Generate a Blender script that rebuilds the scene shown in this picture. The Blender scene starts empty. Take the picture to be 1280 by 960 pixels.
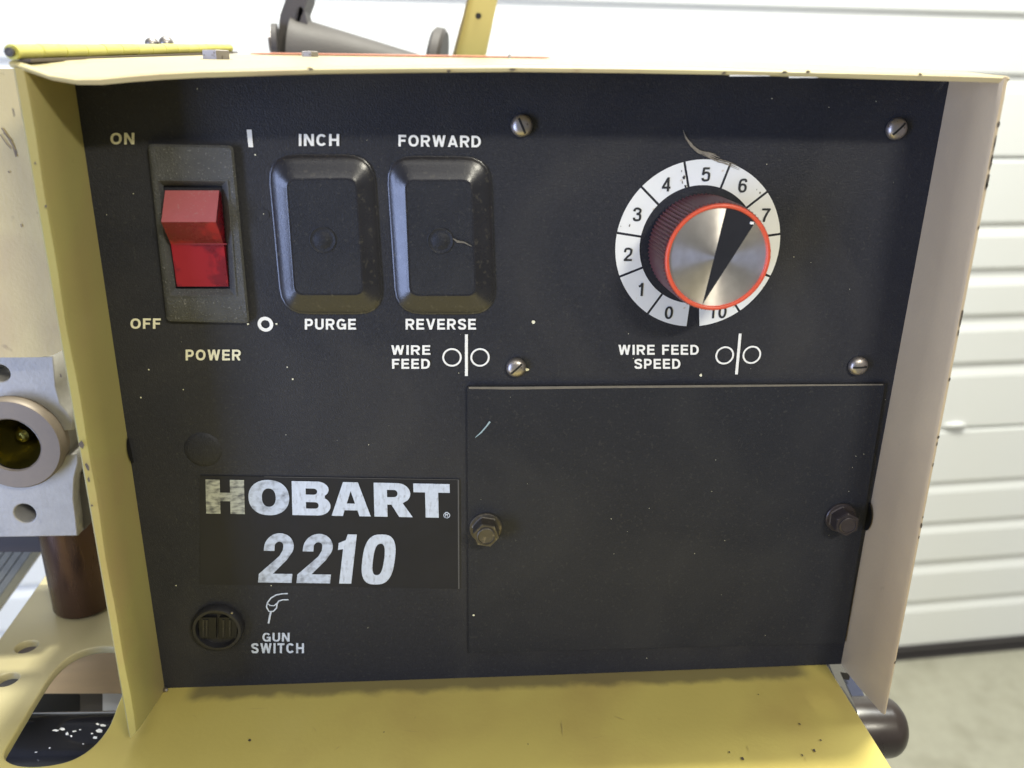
import bpy, bmesh, math, random
from mathutils import Vector, Matrix
random.seed(7)
PI = math.pi
# ------------------------------------------------------------------ camera
CAM = Vector((0.1364, -0.3173, 0.2574))
PITCH, YAW, ROLL, FOC = -0.3370, -0.0667, 0.0105, 1022.2
M0 = Matrix.Rotation(YAW, 3, 'Z') @ Matrix.Rotation(PITCH, 3, 'X')
r0, fw, u0 = M0 @ Vector((1, 0, 0)), M0 @ Vector((0, 1, 0)), M0 @ Vector((0, 0, 1))
RT = math.cos(ROLL) * r0 + math.sin(ROLL) * u0
UP = -math.sin(ROLL) * r0 + math.cos(ROLL) * u0
scn = bpy.context.scene
col = scn.collection
cd = bpy.data.cameras.new('camera')
cam = bpy.data.objects.new('camera', cd)
col.objects.link(cam)
R3 = Matrix((RT, UP, -fw)).transposed()
cam.matrix_world = Matrix.Translation(CAM) @ R3.to_4x4()
cd.sensor_width = 36
cd.lens = FOC / 1280 * 36
cd.clip_start = 0.01
cd.clip_end = 60
cd.dof.use_dof = True
cd.dof.focus_distance = 0.34
cd.dof.aperture_fstop = 9
scn.camera = cam
# ------------------------------------------------------------------ light
w = bpy.data.worlds.new('World')
scn.world = w
w.use_nodes = True
bg = w.node_tree.nodes['Background']
bg.inputs[0].default_value = (0.93, 0.96, 1.0, 1)
bg.inputs[1].default_value = 0.26


def area(name, loc, target, sx, sy, power, color):
    l = bpy.data.lights.new(name, 'AREA')
    l.shape = 'RECTANGLE'
    l.size, l.size_y = sx, sy
    l.energy = power
    l.color = color
    o = bpy.data.objects.new(name, l)
    col.objects.link(o)
    o.location = loc
    o.rotation_euler = (Vector(target) - Vector(loc)).to_track_quat('-Z', 'Y').to_euler()
    return o


area('shop_tube_light', (0.60, -0.88, 0.77), (0.15, 0, 0.18), 0.22, 0.045, 7.6, (1.0, 0.95, 0.80))
area('window_light', (-1.35, -1.12, -0.1), (0.15, 0, 0.12), 0.5, 1.3, 34, (0.48, 0.60, 1.0))
area('front_ceiling_light', (-0.1, -2.5, 2.3), (0.15, 0, 0.15), 1.8, 0.8, 16, (1.0, 0.97, 0.90))
area('overhead_light', (0.50, 0.16, 2.4), (0.30, 0.1, 0.1), 0.09, 0.09, 74, (1.0, 0.98, 0.82))
area('door_fill_light', (0.6, 0.30, 2.1), (0.8, 1.15, -0.2), 2.4, 0.3, 60, (0.98, 1.0, 0.97))  # added fill lamp that brightens the garage door
scn.view_settings.view_transform = 'Standard'
scn.view_settings.look = 'None'
scn.view_settings.exposure = 0.0
scn.view_settings.gamma = 1.0


# ------------------------------------------------------------------ sight lines of the survey
def ray(px, py):
    return fw + (px - 640) / FOC * RT - (py - 480) / FOC * UP


def P(px, py, out=0.0):
    """point on the upright plane `out` metres in front of the control panel (y = -out)"""
    d = ray(px, py)
    return CAM + d * ((-out - CAM.y) / d.y)


def G(px, py, z=0.0):
    d = ray(px, py)
    return CAM + d * ((z - CAM.z) / d.z)


# ------------------------------------------------------------------ materials
def mat(name, base, rough=0.5, metal=0.0, var=0.12, scale=30, dark=None, dark_amt=0.0, dark_scale=120,
        dark_lo=0.62, dark_w=0.08, bump=0.0, bump_scale=900, coat=0.0, spec=0.5, stretch=None, rvar=0.1, haze=None, haze_scale=14, haze_amt=0.5):
    m = bpy.data.materials.new(name)
    m.use_nodes = True
    nt = m.node_tree
    b = nt.nodes['Principled BSDF']
    tc = nt.nodes.new('ShaderNodeTexCoord')
    mp = nt.nodes.new('ShaderNodeMapping')
    nt.links.new(tc.outputs['Object'], mp.inputs[0])
    if stretch: mp.inputs['Scale'].default_value = stretch
    n = nt.nodes.new('ShaderNodeTexNoise')
    n.inputs['Scale'].default_value = scale
    n.inputs['Detail'].default_value = 6
    n.inputs['Roughness'].default_value = 0.65
    nt.links.new(mp.outputs[0], n.inputs[0])
    mx = nt.nodes.new('ShaderNodeMix'); mx.data_type = 'RGBA'
    c = Vector(base)
    mx.inputs[6].default_value = (*(c * (1 - var)), 1)
    mx.inputs[7].default_value = (*[min(1, v) for v in (c * (1 + var))], 1)
    nt.links.new(n.outputs[0], mx.inputs[0])
    out = mx.outputs[2]
    if dark:
        n2 = nt.nodes.new('ShaderNodeTexNoise')
        n2.inputs['Scale'].default_value = dark_scale
        n2.inputs['Detail'].default_value = 5
        nt.links.new(mp.outputs[0], n2.inputs[0])
        rp = nt.nodes.new('ShaderNodeMapRange')
        rp.inputs[1].default_value = dark_lo
        rp.inputs[2].default_value = dark_lo + dark_w
        rp.inputs[4].default_value = dark_amt
        nt.links.new(n2.outputs[0], rp.inputs[0])
        m2 = nt.nodes.new('ShaderNodeMix'); m2.data_type = 'RGBA'
        nt.links.new(rp.outputs[0], m2.inputs[0])
        nt.links.new(out, m2.inputs[6])
        m2.inputs[7].default_value = (*dark, 1)
        out = m2.outputs[2]
    if haze:
        n4 = nt.nodes.new('ShaderNodeTexNoise')
        n4.inputs['Scale'].default_value = haze_scale
        n4.inputs['Detail'].default_value = 8
        n4.inputs['Distortion'].default_value = 1.2
        nt.links.new(mp.outputs[0], n4.inputs[0])
        r4 = nt.nodes.new('ShaderNodeMapRange')
        r4.inputs[1].default_value = 0.42
        r4.inputs[2].default_value = 0.75
        r4.inputs[4].default_value = haze_amt
        nt.links.new(n4.outputs[0], r4.inputs[0])
        m4 = nt.nodes.new('ShaderNodeMix'); m4.data_type = 'RGBA'
        nt.links.new(r4.outputs[0], m4.inputs[0])
        nt.links.new(out, m4.inputs[6])
        m4.inputs[7].default_value = (*haze, 1)
        out = m4.outputs[2]
    nt.links.new(out, b.inputs['Base Color'])
    rr = nt.nodes.new('ShaderNodeMapRange')
    rr.inputs[3].default_value = max(0.03, rough - rvar)
    rr.inputs[4].default_value = min(1, rough + rvar)
    nt.links.new(n.outputs[0], rr.inputs[0])
    nt.links.new(rr.outputs[0], b.inputs['Roughness'])
    b.inputs['Metallic'].default_value = metal
    b.inputs['Specular IOR Level'].default_value = spec
    b.inputs['Coat Weight'].default_value = coat
    if bump:
        n3 = nt.nodes.new('ShaderNodeTexNoise')
        n3.inputs['Scale'].default_value = bump_scale
        n3.inputs['Detail'].default_value = 3
        nt.links.new(mp.outputs[0], n3.inputs[0])
        bp = nt.nodes.new('ShaderNodeBump')
        bp.inputs['Strength'].default_value = bump
        bp.inputs['Distance'].default_value = 0.0005
        nt.links.new(n3.outputs[0], bp.inputs['Height'])
        nt.links.new(bp.outputs[0], b.inputs['Normal'])
    return m


K = {}
K['black'] = mat('black_panel_paint', (0.022, 0.0232, 0.030), 0.48, haze=(0.055, 0.053, 0.052), haze_amt=0.45, var=0.55, scale=1100, dark=(0.045, 0.045, 0.045), dark_amt=0.6,
                 dark_scale=700, dark_lo=0.60, bump=0.55, bump_scale=1500, spec=0.22)
K['plate'] = mat('black_cover_paint', (0.0195, 0.021, 0.0275), 0.47, haze=(0.045, 0.045, 0.047), haze_amt=0.4, var=0.5, scale=1100, dark=(0.05, 0.05, 0.05), dark_amt=0.5,
                 dark_scale=800, dark_lo=0.61, bump=0.5, bump_scale=1600, spec=0.2)
K['edge'] = mat('dusty_wear_edge_light', (0.15, 0.135, 0.11), 0.8, var=0.4, scale=200)
K['cream'] = mat('cream_enamel', (0.56, 0.46, 0.23), 0.42, haze=(0.38, 0.27, 0.16), haze_amt=0.5, haze_scale=20, var=0.06, scale=25, dark=(0.16, 0.11, 0.06), dark_amt=0.5,
                 dark_scale=160, dark_lo=0.70, bump=0.15, bump_scale=700)
K['beige'] = mat('beige_enamel', (0.55, 0.445, 0.30), 0.45, haze=(0.33, 0.25, 0.19), haze_amt=0.4, haze_scale=10, var=0.08, scale=22, dark=(0.22, 0.16, 0.12), dark_amt=0.4,
                 dark_scale=110, dark_lo=0.70, bump=0.15, bump_scale=700)  # separate base colour for the right flange, greyer than the left
K['yellow'] = mat('yellow_enamel', (0.52, 0.42, 0.105), 0.36, var=0.10, scale=18, dark=(0.12, 0.08, 0.03), dark_amt=0.75,
                  dark_scale=130, dark_lo=0.70, bump=0.12, bump_scale=500)
K['yellow_bright'] = mat('bright_yellow_enamel', (0.55, 0.52, 0.12), 0.4, var=0.1, scale=60, dark=(0.2, 0.16, 0.03), dark_amt=0.5,
                         dark_scale=250, dark_lo=0.66)
K['chip'] = mat('bare_steel_chip', (0.10, 0.08, 0.06), 0.6, metal=0.3, var=0.4, scale=300)
K['plastic'] = mat('black_moulded_plastic', (0.019, 0.019, 0.024), 0.27, var=0.2, scale=90, dark=(0.07, 0.065, 0.055), dark_amt=0.5,
                   dark_scale=500, dark_lo=0.60, bump=0.06, bump_scale=900)
K['rubber'] = mat('matt_black_plastic', (0.015, 0.015, 0.019), 0.5, var=0.3, scale=90, dark=(0.03, 0.03, 0.03), dark_amt=0.5,
                  dark_scale=500, dark_lo=0.55, dark_w=0.2, bump=0.2)
K['bezel'] = mat('dusty_grey_bezel_plastic', (0.060, 0.062, 0.064), 0.6, var=0.45, scale=160, dark=(0.26, 0.26, 0.25), dark_amt=0.7,
                 dark_scale=1500, dark_lo=0.63, bump=1.0, bump_scale=1500)
K['screw'] = mat('zinc_screw', (0.36, 0.33, 0.31), 0.40, metal=0.9, var=0.3, scale=300, dark=(0.10, 0.07, 0.05), dark_amt=0.7,
                 dark_scale=700, dark_lo=0.6)
K['iron'] = mat('dirty_dark_bolt', (0.085, 0.077, 0.067), 0.45, metal=0.6, var=0.4, scale=300, dark=(0.22, 0.19, 0.14), dark_amt=0.6,
                dark_scale=500, dark_lo=0.58)
K['hole'] = mat('deep_black', (0.006, 0.006, 0.007), 0.6, var=0.1)
K['white'] = mat('white_print', (0.78, 0.78, 0.76), 0.6, var=0.08, scale=500, dark=(0.25, 0.25, 0.25), dark_amt=0.5, dark_scale=1500,
                 dark_lo=0.64)
K['white_warm'] = mat('yellowed_white_print', (0.74, 0.72, 0.55), 0.6, var=0.1, scale=500, dark=(0.2, 0.2, 0.18), dark_amt=0.6,
                      dark_scale=1500, dark_lo=0.62)
K['logo'] = mat('worn_silver_print', (0.52, 0.58, 0.70), 0.5, var=0.30, scale=500, dark=(0.14, 0.15, 0.19), dark_amt=0.75,
                dark_scale=650, dark_lo=0.54, dark_w=0.28, stretch=(1, 1, 0.5))
K['logo_worn'] = mat('rubbed_silver_print', (0.40, 0.42, 0.38), 0.55, var=0.45, scale=500, dark=(0.07, 0.075, 0.085), dark_amt=0.9,
                     dark_scale=420, dark_lo=0.42, dark_w=0.24, stretch=(0.6, 1, 1.4))
K['logo_mid'] = mat('part_rubbed_silver_print', (0.46, 0.52, 0.64), 0.5, var=0.35, scale=400, dark=(0.11, 0.12, 0.15), dark_amt=0.85,
                    dark_scale=330, dark_lo=0.47, dark_w=0.28, stretch=(0.8, 1, 1.0))
K['sticker'] = mat('black_name_label', (0.0165, 0.0172, 0.022), 0.5, haze=(0.026, 0.026, 0.030), haze_amt=0.5, var=0.2, scale=200, spec=0.2)
K['dial'] = mat('ivory_dial_print', (0.74, 0.75, 0.74), 0.5, var=0.06, scale=180, dark=(0.5, 0.42, 0.3), dark_amt=0.6,
                dark_scale=260, dark_lo=0.66)
K['ink'] = mat('black_ink', (0.018, 0.02, 0.024), 0.5, var=0.2, scale=400)
K['maroon'] = mat('maroon_knob_plastic', (0.15, 0.055, 0.058), 0.42, var=0.2, scale=300)
K['orange'] = mat('orange_red_knob_rim', (0.62, 0.085, 0.04), 0.35, var=0.1, scale=300)
K['alu'] = mat('cast_aluminium', (0.37, 0.36, 0.34), 0.5, metal=0.35, var=0.3, scale=90, dark=(0.25, 0.25, 0.27), dark_amt=0.4,
               dark_scale=300, dark_lo=0.66, bump=0.2, bump_scale=600)
K['taupe'] = mat('oxidised_bronze_ring', (0.20, 0.165, 0.13), 0.5, metal=0.3, var=0.15, scale=200)
K['brass'] = mat('brass_liner', (0.16, 0.14, 0.03), 0.22, metal=0.9, var=0.2, scale=80)
K['copper'] = mat('dark_brown_metal', (0.10, 0.06, 0.045), 0.27, metal=0.75, var=0.3, scale=60, stretch=(1, 1, 0.1))
K['pipe'] = mat('glossy_black_tube_paint', (0.011, 0.0115, 0.016), 0.16, var=0.3, scale=60, dark=(0.5, 0.5, 0.5), dark_amt=0.75,
                dark_scale=130, dark_lo=0.70)
K['capm'] = mat('brown_black_rubber_cap', (0.030, 0.023, 0.020), 0.3, var=0.3, scale=80)
K['blue'] = mat('dark_blue_paint', (0.015, 0.02, 0.05), 0.4, var=0.2, scale=80)
K['greyiron'] = mat('grey_cast_iron', (0.085, 0.078, 0.075), 0.6, metal=0.2, var=0.15, scale=90, bump=0.3)
K['greyslat'] = mat('grey_weathered_slats', (0.20, 0.20, 0.17), 0.7, var=0.35, scale=90, bump=0.5)
K['olive'] = mat('olive_edge_and_side_shade', (0.22, 0.19, 0.09), 0.5, var=0.2)
K['tan'] = mat('tan_plywood', (0.80, 0.62, 0.43), 0.7, var=0.14, scale=22, stretch=(1, 5, 1))
K['door'] = mat('white_door_enamel', (0.79, 0.80, 0.785), 0.5, var=0.02, scale=3, dark=(0.6, 0.58, 0.48), dark_amt=0.25,
                dark_scale=9, dark_lo=0.70, bump=0.15, bump_scale=90)
K['doorgap'] = mat('dark_section_joint', (0.42, 0.42, 0.36), 0.8)
K['seal'] = mat('black_rubber_seal', (0.045, 0.04, 0.045), 0.5, var=0.3, scale=20)
K['concrete'] = mat('worn_concrete', (0.31, 0.30, 0.235), 0.75, var=0.2, scale=40, dark=(0.20, 0.19, 0.14), dark_amt=0.6,
                    dark_scale=11, dark_lo=0.52, dark_w=0.2, bump=0.6, bump_scale=120)
K['redtape'] = mat('red_orange_label', (0.62, 0.26, 0.18), 0.5)

# translucent red rocker
mr = mat('translucent_red_plastic', (0.17, 0.004, 0.016), 0.28, var=0.5, scale=90, dark=(0.38, 0.010, 0.022), dark_amt=0.7,
         dark_scale=110, dark_lo=0.5)
mr.node_tree.nodes['Principled BSDF'].inputs['Subsurface Weight'].default_value = 0.3
mr.node_tree.nodes['Principled BSDF'].inputs['Subsurface Radius'].default_value = (0.004, 0.0005, 0.0005)
mr.node_tree.nodes['Principled BSDF'].inputs['Coat Weight'].default_value = 0.8
mr.node_tree.nodes['Principled BSDF'].inputs['Coat Roughness'].default_value = 0.12
K['red'] = mr
K['reddust'] = mat('dusty_faded_red', (0.36, 0.085, 0.09), 0.6, var=0.15, scale=200, dark=(0.35, 0.2, 0.18), dark_amt=0.5, dark_scale=900,
                   dark_lo=0.6)

# spun metal face
ms = bpy.data.materials.new('spun_aluminium_face')
ms.use_nodes = True
nt = ms.node_tree
b = nt.nodes['Principled BSDF']
b.inputs['Base Color'].default_value = (0.86, 0.80, 0.76, 1)
b.inputs['Metallic'].default_value = 1.0
b.inputs['Roughness'].default_value = 0.30
b.inputs['Anisotropic'].default_value = 0.90
tg = nt.nodes.new('ShaderNodeTangent'); tg.direction_type = 'RADIAL'; tg.axis = 'Y'
nt.links.new(tg.outputs[0], b.inputs['Tangent'])
b.inputs['Anisotropic Rotation'].default_value = 0.25
nn_ = nt.nodes.new('ShaderNodeTexNoise'); nn_.inputs['Scale'].default_value = 260; nn_.inputs['Detail'].default_value = 5
tc_ = nt.nodes.new('ShaderNodeTexCoord'); nt.links.new(tc_.outputs['Object'], nn_.inputs[0])
cr_ = nt.nodes.new('ShaderNodeMix'); cr_.data_type = 'RGBA'
cr_.inputs[6].default_value = (0.78, 0.72, 0.68, 1); cr_.inputs[7].default_value = (0.95, 0.90, 0.87, 1)
nt.links.new(nn_.outputs[0], cr_.inputs[0]); nt.links.new(cr_.outputs[2], b.inputs['Base Color'])
rg_ = nt.nodes.new('ShaderNodeMapRange'); rg_.inputs[3].default_value = 0.27; rg_.inputs[4].default_value = 0.36
nt.links.new(nn_.outputs[0], rg_.inputs[0]); nt.links.new(rg_.outputs[0], b.inputs['Roughness'])
K['spun'] = ms


# ------------------------------------------------------------------ object helpers
WL = {}


def link(name, me, m, parent=None, origin=None):
    """me holds world coordinates; the origin is moved to the mesh's middle"""
    vs = [v.co for v in me.vertices]
    if origin is None:
        lo = Vector([min(v[i] for v in vs) for i in range(3)])
        hi = Vector([max(v[i] for v in vs) for i in range(3)])
        origin = (lo + hi) / 2
    origin = Vector(origin)
    me.transform(Matrix.Translation(-origin))
    me.materials.clear()
    me.materials.append(m)
    o = bpy.data.objects.new(name, me)
    col.objects.link(o)
    WL[o] = origin
    if parent:
        o.parent = parent
        o.location = origin - WL[parent]
    else:
        o.location = origin
    return o


def bm_obj(name, bm, m, parent=None, smooth=False, origin=None):
    bmesh.ops.recalc_face_normals(bm, faces=bm.faces)
    me = bpy.data.meshes.new(name)
    bm.to_mesh(me)
    bm.free()
    if smooth:
        for p in me.polygons: p.use_smooth = True
        me.set_sharp_from_angle(angle=math.radians(38))
    return link(name, me, m, parent, origin)


def empty(name, loc, parent=None):
    o = bpy.data.objects.new(name, None)
    o.empty_display_size = 0.02
    col.objects.link(o)
    WL[o] = Vector(loc)
    if parent:
        o.parent = parent
        o.location = Vector(loc) - WL[parent]
    else:
        o.location = loc
    return o


def tag(o, label, cat=None, group=None, kind=None):
    if label: o['label'] = label
    if cat: o['category'] = cat
    if group: o['group'] = group
    if kind: o['kind'] = kind
    return o


def bevel(bm, r, seg=2, ang=30):
    es = [e for e in bm.edges if len(e.link_faces) == 2 and e.calc_face_angle(0) > math.radians(ang)]
    bmesh.ops.bevel(bm, geom=es, offset=r, segments=seg, profile=0.5, affect='EDGES')


def prism(bm, front, back):
    """solid between two matching loops"""
    n = len(front)
    a = [bm.verts.new(p) for p in front]
    c = [bm.verts.new(p) for p in back]
    bm.faces.new(a)
    bm.faces.new(list(reversed(c)))
    for i in range(n):
        bm.faces.new((a[i], c[i], c[(i + 1) % n], a[(i + 1) % n]))
    return a, c


def slab(bm, pts, d):
    pts = [Vector(p) for p in pts]
    return prism(bm, pts, [p + Vector(d) for p in pts])


def lathe(bm, prof, c, axis=(0, -1, 0), n=48, rfun=None, cap0=True, cap1=True):
    """prof: list of (radius, height along axis)"""
    ax = Vector(axis).normalized()
    t = ax.orthogonal().normalized() if abs(ax.y) < 0.95 else Vector((1, 0, 0))
    s = ax.cross(t).normalized()
    rings = []
    for k, (r, h) in enumerate(prof):
        ring = []
        for i in range(n):
            a = 2 * PI * i / n
            rr = r * (rfun(k, i) if rfun else 1)
            ring.append(bm.verts.new(Vector(c) + ax * h + (t * math.cos(a) + s * math.sin(a)) * rr))
        rings.append(ring)
    for A, B in zip(rings, rings[1:]):
        for i in range(n):
            bm.faces.new((A[i], A[(i + 1) % n], B[(i + 1) % n], B[i]))
    if cap0: bm.faces.new(rings[0])
    if cap1: bm.faces.new(list(reversed(rings[-1])))


def tube(bm, pts, r, n=16):
    pts = [Vector(p) for p in pts]
    rings = []
    for i, p in enumerate(pts):
        d = (pts[min(i + 1, len(pts) - 1)] - pts[max(i - 1, 0)]).normalized()
        t = d.cross(Vector((0.1, 0.2, 1))).normalized()
        s = d.cross(t)
        rings.append([bm.verts.new(p + (t * math.cos(2 * PI * k / n) + s * math.sin(2 * PI * k / n)) * r) for k in range(n)])
    for A, B in zip(rings, rings[1:]):
        for k in range(n):
            bm.faces.new((A[k], A[(k + 1) % n], B[(k + 1) % n], B[k]))
    bm.faces.new(rings[0]); bm.faces.new(list(reversed(rings[-1])))


def curve_mesh(contours, thick=0.0, bev=0.0):
    """filled 2D shape with holes -> mesh in xy"""
    cu = bpy.data.curves.new('tmp', 'CURVE')
    cu.dimensions = '2D'
    cu.fill_mode = 'BOTH'
    cu.extrude = thick / 2
    cu.bevel_depth = bev
    cu.bevel_resolution = 1
    for c in contours:
        s = cu.splines.new('POLY')
        s.points.add(len(c) - 1)
        for i, p in enumerate(c): s.points[i].co = (p[0], p[1], 0, 1)
        s.use_cyclic_u = True
    o = bpy.data.objects.new('tmp', cu)
    col.objects.link(o)
    dg = bpy.context.evaluated_depsgraph_get()
    me = bpy.data.meshes.new_from_object(o.evaluated_get(dg))
    bpy.data.objects.remove(o)
    bpy.data.curves.remove(cu)
    return me


def norm_box(me):
    xs = [v.co.x for v in me.vertices]; ys = [v.co.y for v in me.vertices]
    x0, x1, y0, y1 = min(xs), max(xs), min(ys), max(ys)
    for v in me.vertices:
        v.co.x = (v.co.x - x0) / (x1 - x0)
        v.co.y = (v.co.y - y0) / (y1 - y0)


def lay(me, quad, out):
    """lay a unit-square flat print into a four-cornered area (TL,TR,BR,BL) of the panel face"""
    TL, TR, BR, BL = [Vector(q) for q in quad]
    for v in me.vertices:
        a, c = v.co.x, v.co.y
        q = (BL * (1 - a) + BR * a) * (1 - c) + (TL * (1 - a) + TR * a) * c
        v.co = P(q.x, q.y, out)


def _arc(cx, cy, rx, ry, a0, a1, n=14, e=0.9):
    out = []
    for i in range(n + 1):
        a = math.radians(a0 + (a1 - a0) * i / n)
        c, s_ = math.cos(a), math.sin(a)
        out.append((cx + rx * math.copysign(abs(c) ** e, c), cy + ry * math.copysign(abs(s_) ** e, s_)))
    return out


def _smooth(pts, k=5):
    res = []
    Q = [pts[0]] + list(pts) + [pts[-1]]
    for i in range(1, len(Q) - 2):
        p0, p1, p2, p3 = [Vector(q) for q in Q[i - 1:i + 3]]
        for j in range(k):
            t = j / k
            res.append(tuple(0.5 * ((2 * p1) + (-p0 + p2) * t + (2 * p0 - 5 * p1 + 4 * p2 - p3) * t * t + (-p0 + 3 * p1 - 3 * p2 + p3) * t ** 3)))
    res.append(tuple(pts[-1]))
    return res


def strokes(ch, s):
    """centre lines of a plain grotesque capital or figure, cap height 1"""
    e = s / 2
    W_ = {'O': .82, 'N': .74, 'F': .62, 'P': .69, 'W': 1.06, 'E': .66, 'R': .74, 'I': s, 'C': .76, 'G': .80, 'H': .74, 'U': .73, 'V': .76, 'S': .70,
          'A': .80, 'D': .74, 'T': .66, ' ': .30}.get(ch, .56)
    w_ = W_
    stem = [(e, 0), (e, 1)]
    if ch == 'O': L = [_arc(w_ / 2, .5, w_ / 2 - e, .5 - e, 0, 360, 28)]
    elif ch == 'N': L = [stem, [(w_ - e, 0), (w_ - e, 1)], [(e * 1.1, 1), (w_ - e * 1.1, 0)]]
    elif ch == 'F': L = [stem, [(0, 1 - e), (w_, 1 - e)], [(0, .5), (w_ * .9, .5)]]
    elif ch == 'E': L = [stem, [(0, 1 - e), (w_ * .97, 1 - e)], [(0, .51), (w_ * .92, .51)], [(0, e), (w_, e)]]
    elif ch in 'PR':
        b_ = .42 if ch == 'P' else .46
        m_ = (1 - e + b_) / 2
        L = [stem, [(0, 1 - e)] + _arc(w_ * .55, m_, w_ * .45 - e, 1 - e - m_, 90, -90, 12) + [(0, b_)]]
        if ch == 'R': L.append([(w_ * .52, b_), (w_ * .84, 0)])
    elif ch == 'W': L = [[(.10, 1), (.29, 0)], [(.29, 0), (.53, 1)], [(.53, 1), (.77, 0)], [(.77, 0), (.96, 1)]]
    elif ch == 'V': L = [[(e * .95, 1), (w_ / 2, 0)], [(w_ / 2, 0), (w_ - e * .95, 1)]]
    elif ch == 'A': L = [[(e * .95, 0), (w_ / 2, 1)], [(w_ / 2, 1), (w_ - e * .95, 0)], [(w_ * .2, .27), (w_ * .8, .27)]]
    elif ch == 'I': L = [stem]
    elif ch == 'C': L = [_arc(w_ / 2, .5, w_ / 2 - e, .5 - e, 38, 322, 24)]
    elif ch == 'G': L = [_arc(w_ / 2, .5, w_ / 2 - e, .5 - e, 38, 320, 24), [(w_ * .52, .46), (w_, .46)], [(w_ - e, .52), (w_ - e, 0.02)]]
    elif ch == 'H': L = [stem, [(w_ - e, 0), (w_ - e, 1)], [(e, .51), (w_ - e, .51)]]
    elif ch == 'U': L = [[(e, 1), (e, .5)] + _arc(w_ / 2, .36, w_ / 2 - e, .36 - e, 180, 360, 14) + [(w_ - e, .5), (w_ - e, 1)]]
    elif ch == 'D': L = [stem, [(0, 1 - e), (w_ * .3, 1 - e)] + _arc(w_ * .42, .5, w_ * .58 - e, .5 - e, 90, -90, 16) + [(w_ * .3, e), (0, e)]]
    elif ch == 'T': L = [[(w_ / 2, 0), (w_ / 2, 1)], [(0, 1 - e), (w_, 1 - e)]]
    elif ch == 'S':
        L = [_smooth([(w_ - e, .73), (w_ * .74, 1 - e * 1.1), (w_ * .48, 1 - e), (w_ * .22, .90 - e * .6), (e * 1.05, .73), (w_ * .26, .585), (w_ * .52, .51),
                      (w_ * .78, .42), (w_ - e, .28), (w_ * .78, e * 1.3), (w_ * .5, e), (w_ * .24, e * 1.2), (e, .29)])]
    elif ch == '0': L = [_arc(w_ / 2, .5, w_ / 2 - e, .5 - e, 0, 360, 28)]
    elif ch == '1': L = [[(w_ * .60, 0), (w_ * .60, 1)], _smooth([(w_ * .2, .74), (w_ * .42, .79), (w_ * .58, .95)])]
    elif ch == '2': L = [_smooth([(e, .66), (w_ * .2, .9 - e * .3), (w_ * .5, 1 - e), (w_ * .82, .90 - e * .5), (w_ - e, .70), (w_ * .78, .50), (w_ * .42, .30), (e * 1.1, e)]),
                         [(e * .2, e), (w_, e)]]
    elif ch == '3': L = [_smooth([(e, .72), (w_ * .24, .92 - e * .5), (w_ * .5, 1 - e), (w_ * .8, .88 - e * .4), (w_ * .86, .73), (w_ * .72, .58), (w_ * .42, .53)]),
                         _smooth([(w_ * .42, .53), (w_ * .78, .48), (w_ - e, .29), (w_ * .78, e * 1.5), (w_ * .48, e), (w_ * .2, e * 1.5), (e, .27)])]
    elif ch == '4': L = [[(w_ * .72, 0), (w_ * .72, 1)], [(0, .27), (w_, .27)], [(w_ * .70, .97), (e * .8, .30)]]
    elif ch == '5': L = [[(w_ * .22, 1 - e), (w_ * .9, 1 - e)], [(w_ * .24, .98), (w_ * .15, .46)],
                         _smooth([(w_ * .12, .47), (w_ * .3, .60), (w_ * .54, .64), (w_ * .82, .56), (w_ - e, .34), (w_ * .8, e * 1.7), (w_ * .5, e), (w_ * .22, e * 1.5), (e, .25)])]
    elif ch == '6': L = [_smooth([(w_ - e, .75), (w_ * .78, .93 - e * .4), (w_ * .53, 1 - e), (w_ * .24, .88 - e * .3), (e, .60), (e, .34)]),
                         _arc(w_ / 2, .33, w_ / 2 - e, .33 - e, 180, 540, 24)]
    elif ch == '7': L = [[(0, 1 - e), (w_, 1 - e)], _smooth([(w_ * .93, .97), (w_ * .62, .62), (w_ * .42, .30), (w_ * .34, 0)])]
    elif ch == '8': L = [_arc(w_ / 2, .74, w_ * .44 - e, .26 - e, 0, 360, 20), _arc(w_ / 2, .28, w_ / 2 - e, .28 - e, 0, 360, 20)]
    elif ch == '9': L = [_arc(w_ / 2, .67, w_ / 2 - e, .33 - e, 0, 360, 24), _smooth([(w_ - e, .66), (w_ - e, .4), (w_ * .76, .12), (w_ * .48, e), (w_ * .22, .07 + e * .3), (e, .25)])]
    else: L = []
    return w_, L


def stroke_mesh(text, s=0.22, gap=0.17):
    """mesh in xy (z = tiny step per stroke, so strokes never share a plane)"""
    vs, fs = [], []
    x0, k = 0.0, 0
    for ch in text:
        w_, L = strokes(ch, s)
        for pts in L:
            k += 1
            n_ = len(pts)
            closed = (Vector(pts[0]) - Vector(pts[-1])).length < 1e-5
            base = len(vs)
            for i in range(n_):
                if closed:
                    a = Vector(pts[(i - 1) % (n_ - 1)]); c = Vector(pts[(i + 1) % (n_ - 1)] if i < n_ - 1 else pts[1])
                else:
                    a = Vector(pts[max(i - 1, 0)]); c = Vector(pts[min(i + 1, n_ - 1)])
                d = (c - a).normalized()
                diag = n_ == 2 and abs(d.x) > .08 and abs(d.y) > .08
                nv = Vector((1 / max(abs(d.y), .3), 0)) * (-1 if d.y > 0 else 1) * .96 if diag else Vector((-d.y, d.x))
                for sg in (1, -1):
                    q = Vector(pts[i]) + nv * sg * s / 2
                    vs.append((x0 + q.x, min(1, max(0, q.y)), k * 0.000012))
            for i in range(n_ - 1):
                b0 = base + 2 * i
                fs.append((b0, b0 + 1, b0 + 3, b0 + 2))
        x0 += w_ + gap
    me = bpy.data.meshes.new('print')
    me.from_pydata(vs, [], fs)
    return me


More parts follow.
